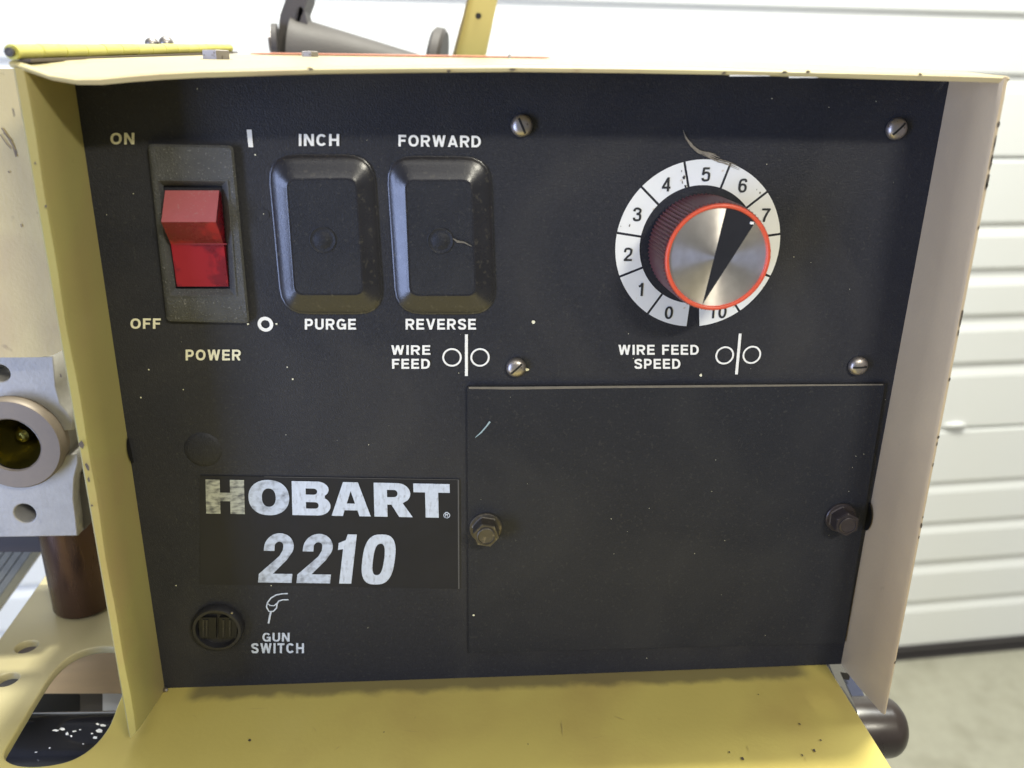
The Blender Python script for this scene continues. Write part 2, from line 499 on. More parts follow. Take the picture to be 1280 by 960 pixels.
def word(s, x0, x1, yt, yb, m, parent, out=0.0003, slope=0.0, bold=0.022, name='printed_word', weight=0.197):
    me = stroke_mesh(s, weight)
    zs = [v.co.z for v in me.vertices]
    norm_box(me)
    d = slope * (x1 - x0)
    TL, TR, BR, BL = Vector((x0, yt)), Vector((x1, yt + d)), Vector((x1, yb + d)), Vector((x0, yb))
    for v, z in zip(me.vertices, zs):
        a, c = v.co.x, v.co.y
        q = (BL * (1 - a) + BR * a) * (1 - c) + (TL * (1 - a) + TR * a) * c
        v.co = P(q.x, q.y, out + z)
    return link(name, me, m, parent)


def ribbon(bm, pts, wd, out):
    """flat printed stroke through picture-survey points, laid on the panel"""
    Q = [P(x, y, out) for x, y in pts]
    n = len(Q)
    L = []
    for i, q in enumerate(Q):
        d = (Q[min(i + 1, n - 1)] - Q[max(i - 1, 0)])
        d = Vector((d.x, 0, d.z)).normalized()
        nrm = Vector((-d.z, 0, d.x))
        ww = wd[i] if isinstance(wd, (list, tuple)) else wd
        L.append((bm.verts.new(q + nrm * ww / 2), bm.verts.new(q - nrm * ww / 2)))
    for A, B in zip(L, L[1:]): bm.faces.new((A[0], A[1], B[1], B[0]))


def ringflat(bm, c, r, wd, out, n=40):
    c = Vector((c.x, -out, c.z))
    a = [];
    for i in range(n):
        d = Vector((math.cos(2 * PI * i / n), 0, math.sin(2 * PI * i / n)))
        a.append((bm.verts.new(c + d * (r + wd / 2)), bm.verts.new(c + d * (r - wd / 2))))
    for i in range(n):
        A, B = a[i], a[(i + 1) % n]
        bm.faces.new((A[0], A[1], B[1], B[0]))


PX = 0.000298      # metres per survey pixel on the panel face, near its middle

# ================================================================== SETTING
bm = bmesh.new()
FZ = -0.87
v = [bm.verts.new(p) for p in ((-8, -6, FZ), (8, -6, FZ), (8, 8, FZ), (-8, 8, FZ))]
bm.faces.new(v)
tag(bm_obj('floor', bm, K['concrete']), 'worn olive grey concrete floor in front of the white door', kind='structure')

# garage door: sections hung one over the other
A0 = Vector((1.0595, 1.0801, FZ))
DD = Vector((0.9965, 0.0836, 0)).normalized()
DN = Vector((0.0836, -0.9965, 0)).normalized()     # towards the camera
door = empty('garage_door', A0)
tag(door, 'white ribbed sectional garage door closed behind the machine', 'garage door')
S = 0.533
XL, XR = -2.6, 2.2


def section(z0, z1, grooves):
    prof = [(z0, -0.03), (z0, -0.004), (z0 + 0.004, 0.0)]
    for a, c in grooves:
        prof += [(a - 0.004, 0), (a + 0.012, -0.004), (c - 0.006, -0.0045), (c, 0.0)]
    prof += [(z1 - 0.004, 0), (z1, -0.004), (z1, -0.03)]
    bm = bmesh.new()
    rows = []
    for xx in (XL, XR):
        rows.append([bm.verts.new(A0 + DD * xx + DN * d + Vector((0, 0, z))) for z, d in prof])
    n = len(prof)
    for i in range(n):
        bm.faces.new((rows[0][i], rows[1][i], rows[1][(i + 1) % n], rows[0][(i + 1) % n]))
    bm.faces.new(rows[0]); bm.faces.new(list(reversed(rows[1])))
    return bm_obj('door_panel', bm, K['door'], door)


g1 = [(.231, .279), (.404, .458), (.581, .626), (.751, .794)]
section(0.034, S - 0.0015, [(a * S, c * S) for a, c in g1])
for k in range(1, 4):
    b0 = S + (k - 1) * 0.504
    section(b0 + 0.0015, b0 + 0.504 - 0.0015, [(b0 + a * S, b0 + c * S) for a, c in ((.207, .257), (.372, .430), (.533, .591), (.700, .744))])
bm = bmesh.new()
for z0, z1, d in ((0.0, 0.012, 0.002), (0.012, 0.019, -0.004), (0.019, 0.036, 0.003)):
    pts = [A0 + DD * XL + DN * d + Vector((0, 0, z0)), A0 + DD * XR + DN * d + Vector((0, 0, z0)),
           A0 + DD * XR + DN * d + Vector((0, 0, z1)), A0 + DD * XL + DN * d + Vector((0, 0, z1))]
    slab(bm, pts, -DN * 0.03)
bm_obj('bottom_seal', bm, K['seal'], door)
bm = bmesh.new()
slab(bm, [A0 + DD * XL - DN * 0.032 + Vector((0, 0, 0.1)), A0 + DD * XR - DN * 0.032 + Vector((0, 0, 0.1)),
          A0 + DD * XR - DN * 0.032 + Vector((0, 0, 2.0)), A0 + DD * XL - DN * 0.032 + Vector((0, 0, 2.0))], -DN * 0.01)
bm_obj('joint_backing', bm, K['doorgap'], door)
# bright little piece modelled for the glint in the joint
d = ray(1193, 531)
t = ((A0 - CAM).dot(DN)) / d.dot(DN)
q = CAM + d * t
bm = bmesh.new()
lathe(bm, [(0.022, -0.002), (0.020, 0.004), (0.010, 0.006)], q, DN, 20)
for vv in bm.verts: vv.co.z = q.z + (vv.co.z - q.z) * 0.22
bm_obj('joint_glint', bm, K['door'], door, True)

# ================================================================== THE WIRE FEEDER
D = 0.0371
feeder = empty('wire_feeder', (0.155, 0.05, 0.0))
tag(feeder, 'yellow and cream welding wire feeder with black control panel', 'wire feeder')

# ---- control panel (sheet with rounded edge, a hair inside the hood)
pc = [P(88, 88), P(1190, 90), P(1052, 830), P(204, 862)]
bm = bmesh.new()
slab(bm, pc, (0, 0.0025, 0))
panel = bm_obj('control_panel', bm, K['black'], feeder)

# ---- left flange
fl = [Vector((P(30, 86, D)).to_tuple()), P(171, 917, D), P(205, 863, 0), P(90, 92, 0)]
lo = [P(11, 84, D), P(158, 923, D)]
hood_z = lambda x, y: 0.2655 + (y + D) * 0.053
n = 28
bm = bmesh.new()
grid = []
for i in range(n + 1):
    t = i / n
    fo = lo[0].lerp(lo[1], t)          # outer front edge
    fi = fl[0].lerp(fl[1], t)          # inner front edge
    bi = fl[3].lerp(fl[2], t)          # inner back edge
    wob = 0.0004 * math.sin(i * 0.9) * math.sin(i * 0.37 + 1)
    row = [Vector((bi.x - 0.002, 0.215, bi.z)) if False else Vector((bi.x - 0.0015, 0.0, bi.z)), Vector((fo.x, -D + 0.004, fo.z)),
           Vector((fo.x + 0.0007, -D + 0.0012, fo.z)), Vector((fo.x * 0.6 + fi.x * 0.4, -D - 0.0002, fo.z)),
           Vector((fi.x - 0.0006 + wob, -D + 0.0008, fi.z)), Vector((fi.x + wob, -D + 0.0026, fi.z)),
           bi.lerp(fi, 0.5) + Vector((wob * 0.7, 0, 0)), bi + Vector((0.0004, 0, 0))]
    grid.append([bm.verts.new(p) for p in row])
for A, B in zip(grid, grid[1:]):
    for j in range(len(A)):
        bm.faces.new((A[j], A[(j + 1) % len(A)], B[(j + 1) % len(A)], B[j]))
bm.faces.new(grid[0]); bm.faces.new(list(reversed(grid[-1])))
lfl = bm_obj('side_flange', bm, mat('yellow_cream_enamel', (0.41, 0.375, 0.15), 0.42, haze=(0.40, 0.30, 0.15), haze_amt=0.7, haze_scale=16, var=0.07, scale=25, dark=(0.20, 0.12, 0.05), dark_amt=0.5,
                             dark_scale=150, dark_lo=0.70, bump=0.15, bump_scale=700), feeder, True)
tag(lfl, 'yellow cream side flange with rounded chipped front edge')
# paint chips on its front edge
for (x, y, sx, sy) in ((102, 556, 4.5, 7), (109, 583, 2.5, 7), (111, 600, 1.6, 5), (44, 204, 1.2, 2), (20, 190, 1.3, 4), (76, 470, 1.0, 3),
                       (17, 140, 1.0, 6), (115, 632, 1.5, 2), (57, 258, 1.5, 1.8)):
    bm = bmesh.new()
    c = P(x, y, D + 0.0004)
    vs = []
    for k in range(9):
        a = 2 * PI * k / 9
        q = random.uniform(0.6, 1.2)
        vs.append(bm.verts.new(c + Vector((math.cos(a) * sx * q * 0.00027, 0, math.sin(a) * sy * q * 0.00027))))
    bm.faces.new(vs)
    bm_obj('paint_chip', bm, K['chip'], lfl)
bm = bmesh.new()
for sgn in (1,):
    a_, c_ = P(157, 546, 0), P(164, 578, 0)
    loop_ = []
    for k in range(13):
        a = PI * k / 12
        m_ = a_.lerp(c_, 0.5 - 0.5 * math.cos(a))
        loop_.append(Vector((m_.x + 0.0011, -0.0035 * math.sin(a) - 0.0001, m_.z)))
    bm.faces.new([bm.verts.new(p) for p in loop_])
bm_obj('flange_hole', bm, K['hole'], lfl)

# ---- right flange
ri = [P(1253, 96, D), P(1103, 893, D), P(1051, 831, 0), P(1188, 94, 0)]
ro = [P(1262, 98, D), P(1109, 889, D)]
bm = bmesh.new()
grid = []
for i in range(n + 1):
    t = i / n
    fi = ri[0].lerp(ri[1], t); fo = ro[0].lerp(ro[1], t); bi = ri[3].lerp(ri[2], t)
    wob = 0.0003 * math.sin(i * 0.8 + 1)
    row = [bi, fi.lerp(bi, 0.5) + Vector((wob, 0, 0)), Vector((fi.x, -D + 0.0012, fi.z)), Vector((fi.x + 0.0008, -D - 0.0001, fi.z)),
           Vector((fo.x - 0.0004, -D + 0.0002, fi.z)), Vector((fo.x, -D + 0.0012, fi.z)), Vector((bi.x + 0.0026, 0, bi.z))]
    grid.append([bm.verts.new(p) for p in row])
for A, B in zip(grid, grid[1:]):
    for j in range(len(A)):
        bm.faces.new((A[j], A[(j + 1) % len(A)], B[(j + 1) % len(A)], B[j]))
bm.faces.new(grid[0]); bm.faces.new(list(reversed(grid[-1])))
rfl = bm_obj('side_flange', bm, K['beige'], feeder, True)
tag(rfl, 'beige side flange with chips along its thin outer edge')
for i in range(19):
    t = random.choice([random.uniform(0.05, 0.34)] * 2 + [random.uniform(0.4, 0.95)])
    c = ro[0].lerp(ro[1], t)
    bm = bmesh.new()
    L = random.uniform(0.0008, 0.0035) if t < 0.34 else random.uniform(0.0005, 0.0012)
    wv = random.uniform(0.0002, 0.0005)
    c = Vector((c.x - 0.0009, -D - 0.0003, c.z)); wv *= 0.9
    vs = [bm.verts.new(c + Vector((math.cos(a) * wv * random.uniform(.7, 1.2), 0, math.sin(a) * L * random.uniform(.7, 1.2)))) for a in
          [2 * PI * k / 8 for k in range(8)]]
    bm.faces.new(vs)
    bm_obj('paint_chip', bm, K['chip'], rfl)
bm = bmesh.new()
a_, c_ = P(1089, 628, 0), P(1083, 662, 0)
loop_ = []
for k in range(13):
    a = PI * k / 12
    m_ = a_.lerp(c_, 0.5 - 0.5 * math.cos(a))
    loop_.append(Vector((m_.x - 0.0012, -0.0048 * math.sin(a) - 0.0001, m_.z)))
bm.faces.new([bm.verts.new(p) for p in loop_])
bm_obj('flange_hole', bm, K['hole'], rfl)

# ---- hood (top sheet, its front lip dented at the left)
low = [(12, 84), (30, 88), (62, 99), (95, 103.5), (125, 103), (160, 99.5), (200, 96), (250, 93.5), (300, 92.5), (400, 91), (520, 90), (640, 89.5),
       (780, 91), (900, 93), (1000, 94.5), (1100, 96), (1225, 99.5), (1262, 101)]
top = [(12, 75), (30, 80), (62, 91), (95, 96.5), (125, 96.5), (160, 93), (200, 90), (250, 87.5), (300, 86), (400, 83), (520, 81.5), (640, 80.5),
       (780, 82), (900, 84), (1000, 87), (1100, 90), (1225, 93.5), (1262, 95)]
bm = bmesh.new()
ys = [-D + 0.0012, -D + 0.006, -D + 0.014, -D + 0.026, -D + 0.045, -D + 0.075, 0.08, 0.16, 0.225]
cols = []
for (lx, ly), (tx, ty) in zip(low, top):
    a = P(lx, ly, D); b_ = P(tx, ty, D)
    x = b_.x
    dent = b_.z - 0.2668
    up, dn = [], []
    for y in ys:
        f = math.exp(-((y + D) / 0.022) ** 2)
        z = hood_z(x, y) + 0.0012 + dent * f
        up.append(bm.verts.new((x, y, z)))
        dn.append(bm.verts.new((x, y, z - 0.0013 - 0.0009 * f)))
    front = [bm.verts.new((a.x, -D + 0.0004, b_.z - 0.0005)), bm.verts.new((a.x, -D, (a.z + b_.z) / 2)), bm.verts.new((a.x, -D + 0.0006, a.z))]
    cols.append(list(reversed(up)) + front + dn)
for A, B in zip(cols, cols[1:]):
    for j in range(len(A)):
        bm.faces.new((A[j], A[(j + 1) % len(A)], B[(j + 1) % len(A)], B[j]))
bm.faces.new(cols[0]); bm.faces.new(list(reversed(cols[-1])))
hood = bm_obj('hood', bm, mat('pale_hood_enamel', (0.48, 0.42, 0.23), 0.42, haze=(0.42, 0.30, 0.20), haze_amt=0.5, haze_scale=25, var=0.08, scale=22, dark=(0.3, 0.2, 0.12), dark_amt=0.5, dark_scale=90, dark_lo=0.66), feeder, True)
tag(hood, 'cream top sheet with its front left lip bent down')
for x in (388, 640, 905, 980, 1010, 1150, 560):
    c = P(x, 85 + random.uniform(0, 4) + max(0, (x - 640) * 0.011), D + 0.0004)
    bm = bmesh.new()
    vs = [bm.verts.new(c + Vector((math.cos(a) * random.uniform(.0003, .0016), 0, math.sin(a) * 0.0004))) for a in [2 * PI * k / 7 for k in range(7)]]
    bm.faces.new(vs)
    bm_obj('paint_chip', bm, K['chip'], hood)

bm = bmesh.new()
for x0_, x1_, y_ in ((912, 962, 94.6), (986, 1022, 96.6)):
    bm.faces.new([bm.verts.new(P(x, y, D + 0.0003)) for x, y in ((x0_, y_ - 1), (x1_, y_ - .2), (x1_, y_ + .5), (x0_, y_ + .7))])
bm_obj('gap_glint', bm, mat('gap_glint_white', (0.85, 0.85, 0.82), 0.35), hood)  # light through the gap under the hood, painted as white slivers

bm = bmesh.new()
lathe(bm, [(0.0012, -0.002), (0.0012, 0.002), (0.0006, 0.003)], P(205, 862, 0.0008), (0.6, -0.6, 0.4), 10)
bm_obj('corner_glint', bm, K['screw'], feeder, True)  # metal bit added to give a glint at the panel corner

# ---- casing behind the panel
bm = bmesh.new()
zt = lambda y: hood_z(0, y) - 0.0025
slab(bm, [(-0.0005, 0.004, 0.001), (-0.0005, 0.004, zt(0.004)), (-0.0005, 0.222, zt(0.222)), (-0.0005, 0.222, 0.001)], (0.0015, 0, 0))
slab(bm, [(0.3175, 0.004, 0.001), (0.3175, 0.004, zt(0.004)), (0.3175, 0.222, zt(0.222)), (0.3175, 0.222, 0.001)], (0.0015, 0, 0))
slab(bm, [(0.0012, 0.2205, 0.001), (0.0012, 0.2205, zt(0.22)), (0.3172, 0.2205, zt(0.22)), (0.3172, 0.2205, 0.001)], (0, 0.0015, 0))
bm_obj('casing', bm, K['cream'], feeder)

# ---- cover plate low right
cp = [(584, 484), (1106, 480), (1055.5, 804), (586, 816)]
bm = bmesh.new()
slab(bm, [P(x, y, 0.0018) for x, y in cp], (0, 0.0015, 0))
bevel(bm, 0.0005, 2)
cover = bm_obj('cover_plate', bm, K['plate'], feeder)
bm = bmesh.new()                                   # dusty top edge, with the light it catches painted in
ribbon(bm, [(586, 484.8), (640, 485.2), (760, 483.8), (900, 482.6), (1000, 481.6), (1104, 480.8)],
       [0.0009, 0.0012, 0.0010, 0.0010, 0.0008, 0.0006], 0.00195)
bm_obj('dusty_lit_edge', bm, K['edge'], cover)

# ---- screws round the dial field
def pan_screw(c, r, h, ang, m):
    bm = bmesh.new()
    lathe(bm, [(r, 0), (r, h * 0.25), (r * 0.92, h * 0.55), (r * 0.72, h * 0.85), (r * 0.42, h), (r * 0.10, h * 1.04)], c, (0, -1, 0), 32)
    s = bm_obj('screw', bm, m, panel, True)
    d = Vector((math.cos(ang), 0, math.sin(ang))); e = Vector((-d.z, 0, d.x))
    bm = bmesh.new()
    y = Vector((0, -h * 1.06, 0))
    st_ = [(-.74, .90), (-.45, 1.04), (0, 1.08), (.45, 1.04), (.74, .90)]
    A_ = [c + d * r * q + e * r * .10 + Vector((0, -h * z, 0)) for q, z in st_]
    B_ = [c + d * r * q - e * r * .10 + Vector((0, -h * z, 0)) for q, z in st_]
    va = [bm.verts.new(p) for p in A_]; vb = [bm.verts.new(p) for p in B_]
    for q in range(4): bm.faces.new((va[q], va[q + 1], vb[q + 1], vb[q]))
    link_slot(bm, s)


def link_slot(bm, s):
    me = bpy.data.meshes.new('slot')
    bm.to_mesh(me); bm.free()
    # joined into the screw head: same object, second material
    o = s
    base = o.data
    off = WL[o]
    b2 = bmesh.new()
    b2.from_mesh(base)
    n0 = len(b2.faces)
    me.transform(Matrix.Translation(-off))
    b2.from_mesh(me)
    b2.faces.ensure_lookup_table()
    for f in b2.faces[n0:]: f.material_index = 1
    b2.to_mesh(base); b2.free()
    base.materials.append(K['hole'])


for (x, y, a) in ((652, 157, 2.0), (1120, 161, 0.8), (645, 459, 0.75), (1072, 457, 0.05)):
    pan_screw(P(x, y, 0.0005), 0.0041, 0.0026, a, K['screw'])

# ---- hex bolts of the cover plate
def hex_bolt(c, parent, m, R, rot):
    bm = bmesh.new()
    lathe(bm, [(R, 0), (R, 0.0010), (R * .96, 0.0013)], c, (0, -1, 0), 36)
    wsh = bm_obj('washer', bm, m, parent, True)
    bm = bmesh.new()
    lathe(bm, [(R * .82, 0), (R * .82, 0.0052), (R * .72, 0.0062)], Vector(c) + Vector((0, -0.0013, 0)), (0, -1, 0), 6)
    bmesh.ops.rotate(bm, verts=bm.verts, cent=c, matrix=Matrix.Rotation(rot, 3, 'Y'))
    bevel(bm, 0.0004, 2)
    hx = bm_obj('bolt', bm, m, parent)
    bm = bmesh.new()
    lathe(bm, [(R * .56, 0), (R * .56, 0.0006), (R * .50, 0.0008), (R * .47, 0.0004), (R * .1, 0.0003)], Vector(c) + Vector((0, -0.0075, 0)), (0, -1, 0), 28)
    bm_obj('bolt_crown', bm, m, parent, True)


hex_bolt(P(607, 659, 0.0019), cover, K['iron'], 0.0071, 0.2)
hex_bolt(P(1050, 646, 0.0019), cover, mat('black_hex_bolt', (0.05, 0.042, 0.045), 0.35, metal=0.4, var=0.3, scale=200), 0.0069, 0.5)

# ---- blind plug left of the label
bm = bmesh.new()
lathe(bm, [(0.0076, 0), (0.0072, 0.0004), (0.0060, 0.0008), (0.0035, 0.0012), (0.001, 0.0013)], P(254, 562), (0, -1, 0), 40)
bm_obj('blind_plug', bm, K['black'], panel, True)

# ---- gun switch connector
cs = P(274, 781)
sock = empty('connector_socket', cs, feeder)
bm = bmesh.new()
lathe(bm, [(0.0112, 0), (0.0112, 0.0030), (0.0104, 0.0042), (0.0092, 0.0042), (0.0088, 0.0012), (0.0005, 0.0012)], cs, (0, -1, 0), 48)
bm_obj('collar', bm, K['rubber'], sock, True)
bm = bmesh.new()
for x0, x1 in ((249, 270), (274, 296)):
    slab(bm, [P(x0, 772, 0.0030), P(x1, 772, 0.0030), P(x1, 798, 0.0030), P(x0, 798, 0.0030)], (0, 0.0015, 0))
bm_obj('insert', bm, K['hole'], sock)
for x in (254, 258, 279, 287):
    bm = bmesh.new()
    slab(bm, [P(x - 1, 775, 0.0035), P(x + 1.4, 775, 0.0035), P(x + 1.4, 796, 0.0035), P(x - 1, 796, 0.0035)], (0, 0.0010, 0))
    bm_obj('contact', bm, K['plastic'], sock)
bm = bmesh.new()
lathe(bm, [(0.0006, 0), (0.0004, 0.0004)], P(290, 766, 0.0042), (0, -1, 0), 10)
bm_obj('glint_rivet', bm, K['screw'], sock)

# ---- power switch
sw = empty('power_switch', P(248, 292), feeder)
def loop(pts, out): return [P(x, y, out) for x, y in pts]
bo = [(184.5, 180), (291.5, 182), (312, 404), (208.5, 401.5)]
def rounded(pts, r, out, k=5):
    """rounded-corner loop in the panel plane"""
    Q = [P(x, y, out) for x, y in pts]
    res = []
    n_ = len(Q)
    for i in range(n_):
        p0, p1, p2 = Q[i - 1], Q[i], Q[(i + 1) % n_]
        a = p1 + (p0 - p1).normalized() * r
        c = p1 + (p2 - p1).normalized() * r
        for j in range(k + 1):
            t = j / k
            res.append(a * (1 - t) ** 2 + p1 * 2 * t * (1 - t) + c * t * t)
    return res
def stack(bm, loops, cap0=False, cap1=False):
    L = [[bm.verts.new(p) for p in l] for l in loops]
    for A, B in zip(L, L[1:]):
        m_ = len(A)
        for i in range(m_): bm.faces.new((A[i], A[(i + 1) % m_], B[(i + 1) % m_], B[i]))
    if cap0: bm.faces.new(L[0])
    if cap1: bm.faces.new(list(reversed(L[-1])))
def inset(pts, d):
    c = Vector((sum(p[0] for p in pts) / 4, sum(p[1] for p in pts) / 4))
    return [(p[0] + (d if p[0] < c.x else -d), p[1] + (d if p[1] < c.y else -d)) for p in pts]
f1 = [(196, 224), (285, 225), (296, 371), (211, 371)]
f2 = [(204, 232), (277.5, 232.5), (287.5, 361), (220, 361)]
bm = bmesh.new()
stack(bm, [rounded(bo, 0.0018, 0), rounded(bo, 0.0018, 0.0022), rounded(inset(bo, 3), 0.0016, 0.0030), rounded(f1, 0.0006, 0.0030),
           rounded(f1, 0.0006, 0.0034), rounded(inset(f1, 1.5), 0.0006, 0.0034), rounded(f2, 0.0004, 0.0012), rounded(f2, 0.0004, -0.002)], False, True)
bm_obj('bezel', bm, K['bezel'], sw, True)
# rocker (side profile extruded across)
prof = [(240, 0.0006), (237, 0.0028), (272.5, 0.0106), (304, 0.0030), (357, 0.0016), (358, -0.001)]
lx = lambda y: 209.5 + (y - 236) * 0.110
rx = lambda y: 276.5 + (y - 236) * 0.086
bm = bmesh.new()
Lv, Rv = [], []
for (y, o) in prof:
    a = P(lx(y), y, 0); c = P(rx(y), y, 0)
    Lv.append(bm.verts.new((a.x, -o, a.z))); Rv.append(bm.verts.new((c.x, -o, c.z)))
for i in range(len(prof) - 1): bm.faces.new((Lv[i], Rv[i], Rv[i + 1], Lv[i + 1]))
bm.faces.new(Lv); bm.faces.new(list(reversed(Rv)))
bm.faces.new((Lv[0], Lv[-1], Rv[-1], Rv[0]))
bevel(bm, 0.00035, 2, 12)
rk = bm_obj('rocker', bm, K['red'], sw)
rk.data.materials.append(K['reddust'])
for pl in rk.data.polygons:
    if pl.normal.z > 0.45 and pl.normal.y < 0 and pl.area > 2e-5: pl.material_index = 1

bm = bmesh.new()
c1, c2 = P(lx(304) + 1.5, 305, 0.0036), P(rx(304) + 1.2, 305, 0.0036)
up_ = Vector((0, 0, 0.00016))
bm.faces.new([bm.verts.new(p) for p in (c1 - up_, c2 - up_, c2 + up_, c1 + up_)])
bm_obj('crease_line', bm, mat('crease_red', (0.30, 0.03, 0.04), 0.5), rk)  # thin lighter red line along the rocker's crease

# ---- two boots of the toggle buttons
def toggle(o4, i4, c, flaw):
    t = empty('toggle_button', P(*c), feeder)
    tag(t, None)
    bm = bmesh.new()
    mixp = lambda k: [(a[0] * (1 - k) + q[0] * k, a[1] * (1 - k) + q[1] * k) for a, q in zip(o4, i4)]
    hh = lambda k: 0.0010 + 0.0026 * k
    stack(bm, [rounded(inset(o4, -2), 0.0105, 0.0), rounded(inset(o4, -2), 0.0105, 0.0005), rounded(inset(o4, -0.8), 0.0100, 0.0006),
               rounded(mixp(.02), 0.0096, 0.0009), rounded(mixp(.10), 0.0092, hh(.10)), rounded(mixp(.35), 0.0076, hh(.35)),
               rounded(mixp(.65), 0.0058, hh(.65)), rounded(mixp(.94), 0.0040, hh(.94)), rounded(mixp(.98), 0.0038, 0.00358), rounded(mixp(1.01), 0.0036, 0.00362),
               rounded(inset(i4, 1.5), 0.0034, 0.00362), rounded(inset(i4, 1.8), 0.0034, 0.0030)], False, False)
    bm_obj('boot', bm, K['plastic'], t, True)
    bm = bmesh.new()
    slab(bm, rounded(inset(i4, 1.6), 0.0034, 0.0035), (0, 0.001, 0))
    bm_obj('face_plate', bm, K['plate'], t)
    cc = P(c[0], c[1], 0.0033)
    bm = bmesh.new()
    lathe(bm, [(0.0050, 0), (0.0050, 0.0005), (0.0047, 0.0006), (0.0044, 0.00035), (0.0034, 0.0003), (0.0028, 0.0006), (0.0016, 0.0010), (0.0002, 0.0011)],
          cc, (0, -1, 0), 36)
    bm_obj('button_cap', bm, K['plate'], t, True)
    if flaw:
        bm = bmesh.new()
        ribbon(bm, [(566, 298), (572, 302), (580, 303), (590, 308)], [0.0003, 0.0009, 0.0006, 0.0002], 0.0041)
        bm_obj('scuff', bm, K['edge'], t)
    return t
t1 = toggle([(335.5, 195), (465, 195), (478, 391), (354, 391)], [(357.5, 224), (445, 223), (454.5, 369), (368, 369)], (403.5, 300), False)
tag(t1, 'black raised button boot between INCH and PURGE')
t2 = toggle([(484, 196.5), (611, 197.5), (618, 391), (497, 391)], [(506, 225), (590, 225), (595, 370), (512, 370)], (550.5, 301), True)
tag(t2, 'black raised button boot between FORWARD and REVERSE, scuffed')

# ---- dial
DC = Vector((0.2305, 0, 0.2030))
dial = empty('speed_dial', DC, feeder)
RO, RI = 0.0329, 0.0233
bounds = [(858, 407), (810, 391), (776, 345), (771.5, 291), (804.5, 236.5), (856, 207), (911, 209), (957.5, 240.5), (977, 292), (963.5, 346), (924, 389), (874, 408.5)]
angs = []
for x, y in bounds:
    q = P(x, y)
    angs.append(math.atan2(q.x - DC.x, q.z - DC.z) % (2 * PI))       # clockwise from the top
nums = [(836, 391), (800, 362), (785, 318), (796.5, 268), (833, 230.5), (882.5, 218), (928.5, 232), (957.5, 269)]
for k in range(11):
    a0, a1 = angs[k], angs[k + 1]
    if a1 < a0: a1 += 2 * PI
    g = 0.00045 if k not in (0,) else 0.00045
    bm = bmesh.new()
    N = 14
    I, O = [], []
    for j in range(N + 1):
        t = j / N
        for R_, L_ in ((RI, I), (RO, O)):
            e0 = a0 + (g / R_ if k else 0); e1 = a1 - (g / R_ if k < 10 else 0)
            a = e0 + (e1 - e0) * t
            L_.append(bm.verts.new((DC.x + math.sin(a) * R_, -0.0003, DC.z + math.cos(a) * R_)))
    for j in range(N): bm.faces.new((I[j], I[j + 1], O[j + 1], O[j]))
    sg = bm_obj('dial_segment', bm, K['dial'], dial)
    mid = (a0 + a1) / 2
    if k < 8:
        q = P(*nums[k], 0.0005)
    elif k == 10:
        q = P(897, 390, 0.0005)
    else:
        q = Vector((DC.x + math.sin(mid) * 0.0283, -0.0005, DC.z + math.cos(mid) * 0.0283))
    me = stroke_mesh(str(k), 0.15, 0.12)
    hh = 0.0053
    wx = max(v_.co.x for v_ in me.vertices)
    for v_ in me.vertices:
        a, c = v_.co.x - wx / 2, v_.co.y - .5
        v_.co = Vector((q.x + a * hh * 1.12, -0.0005 - v_.co.z, q.z + c * hh))
    link('dial_number', me, K['ink'], dial)
# grime marks on the ring
for (x, y, s) in ((855, 222, 5), (857, 233, 4), (853, 228, 3), (852, 214, 2.2), (950, 241, 2.5), (946, 237, 1.5), (787, 282, 3), (776, 283, 1.5)):
    bm = bmesh.new()
    c = P(x, y, 0.00045)
    vs = [bm.verts.new(c + Vector((math.cos(a) * s * random.uniform(.3, 1) * 0.00016, 0, math.sin(a) * s * random.uniform(.4, 1) * 0.00024))) for a in
          [2 * PI * k / 11 for k in range(11)]]
    bm.faces.new(vs)
    bm_obj('grime_mark', bm, K['edge'] if s < 3.1 and x > 0 else K['rubber'], dial)
# knob
knob = empty('speed_knob', DC, feeder)
H = 0.0268
NR = 84 * 2
bm = bmesh.new()
lathe(bm, [(0.0198, 0.0012), (0.0200, 0.002), (0.0197, H - 0.0022), (0.0190, H - 0.0012), (0.0185, H - 0.0010)], DC, (0, -1, 0), NR,
      rfun=lambda k, i: 1 + (0.022 if i % 2 else -0.022) * (1 if k in (1, 2) else 0.5))
bm_obj('ribbed_skirt', bm, K['maroon'], knob)
bm = bmesh.new()
N2, T2 = 72, 10
R1, r1 = 0.01875, 0.00085
rr_ = []
for i in range(N2):
    a = 2 * PI * i / N2
    rr_.append([bm.verts.new((DC.x + math.cos(a) * (R1 + r1 * math.cos(2 * PI * j / T2)), -(H - 0.0006 + r1 * math.sin(2 * PI * j / T2)),
                              DC.z + math.sin(a) * (R1 + r1 * math.cos(2 * PI * j / T2)))) for j in range(T2)])
for i in range(N2):
    A, B = rr_[i], rr_[(i + 1) % N2]
    for j in range(T2): bm.faces.new((A[j], A[(j + 1) % T2], B[(j + 1) % T2], B[j]))
bm_obj('knob_rim', bm, K['orange'], knob, True)
bm = bmesh.new()
lathe(bm, [(0.0184, 0), (0.0184, 0.0002)], DC + Vector((0, -(H - 0.0009), 0)), (0, -1, 0), 72)
bm_obj('knob_face', bm, K['spun'], knob, False, origin=DC + Vector((0, -(H - 0.0009), 0)))
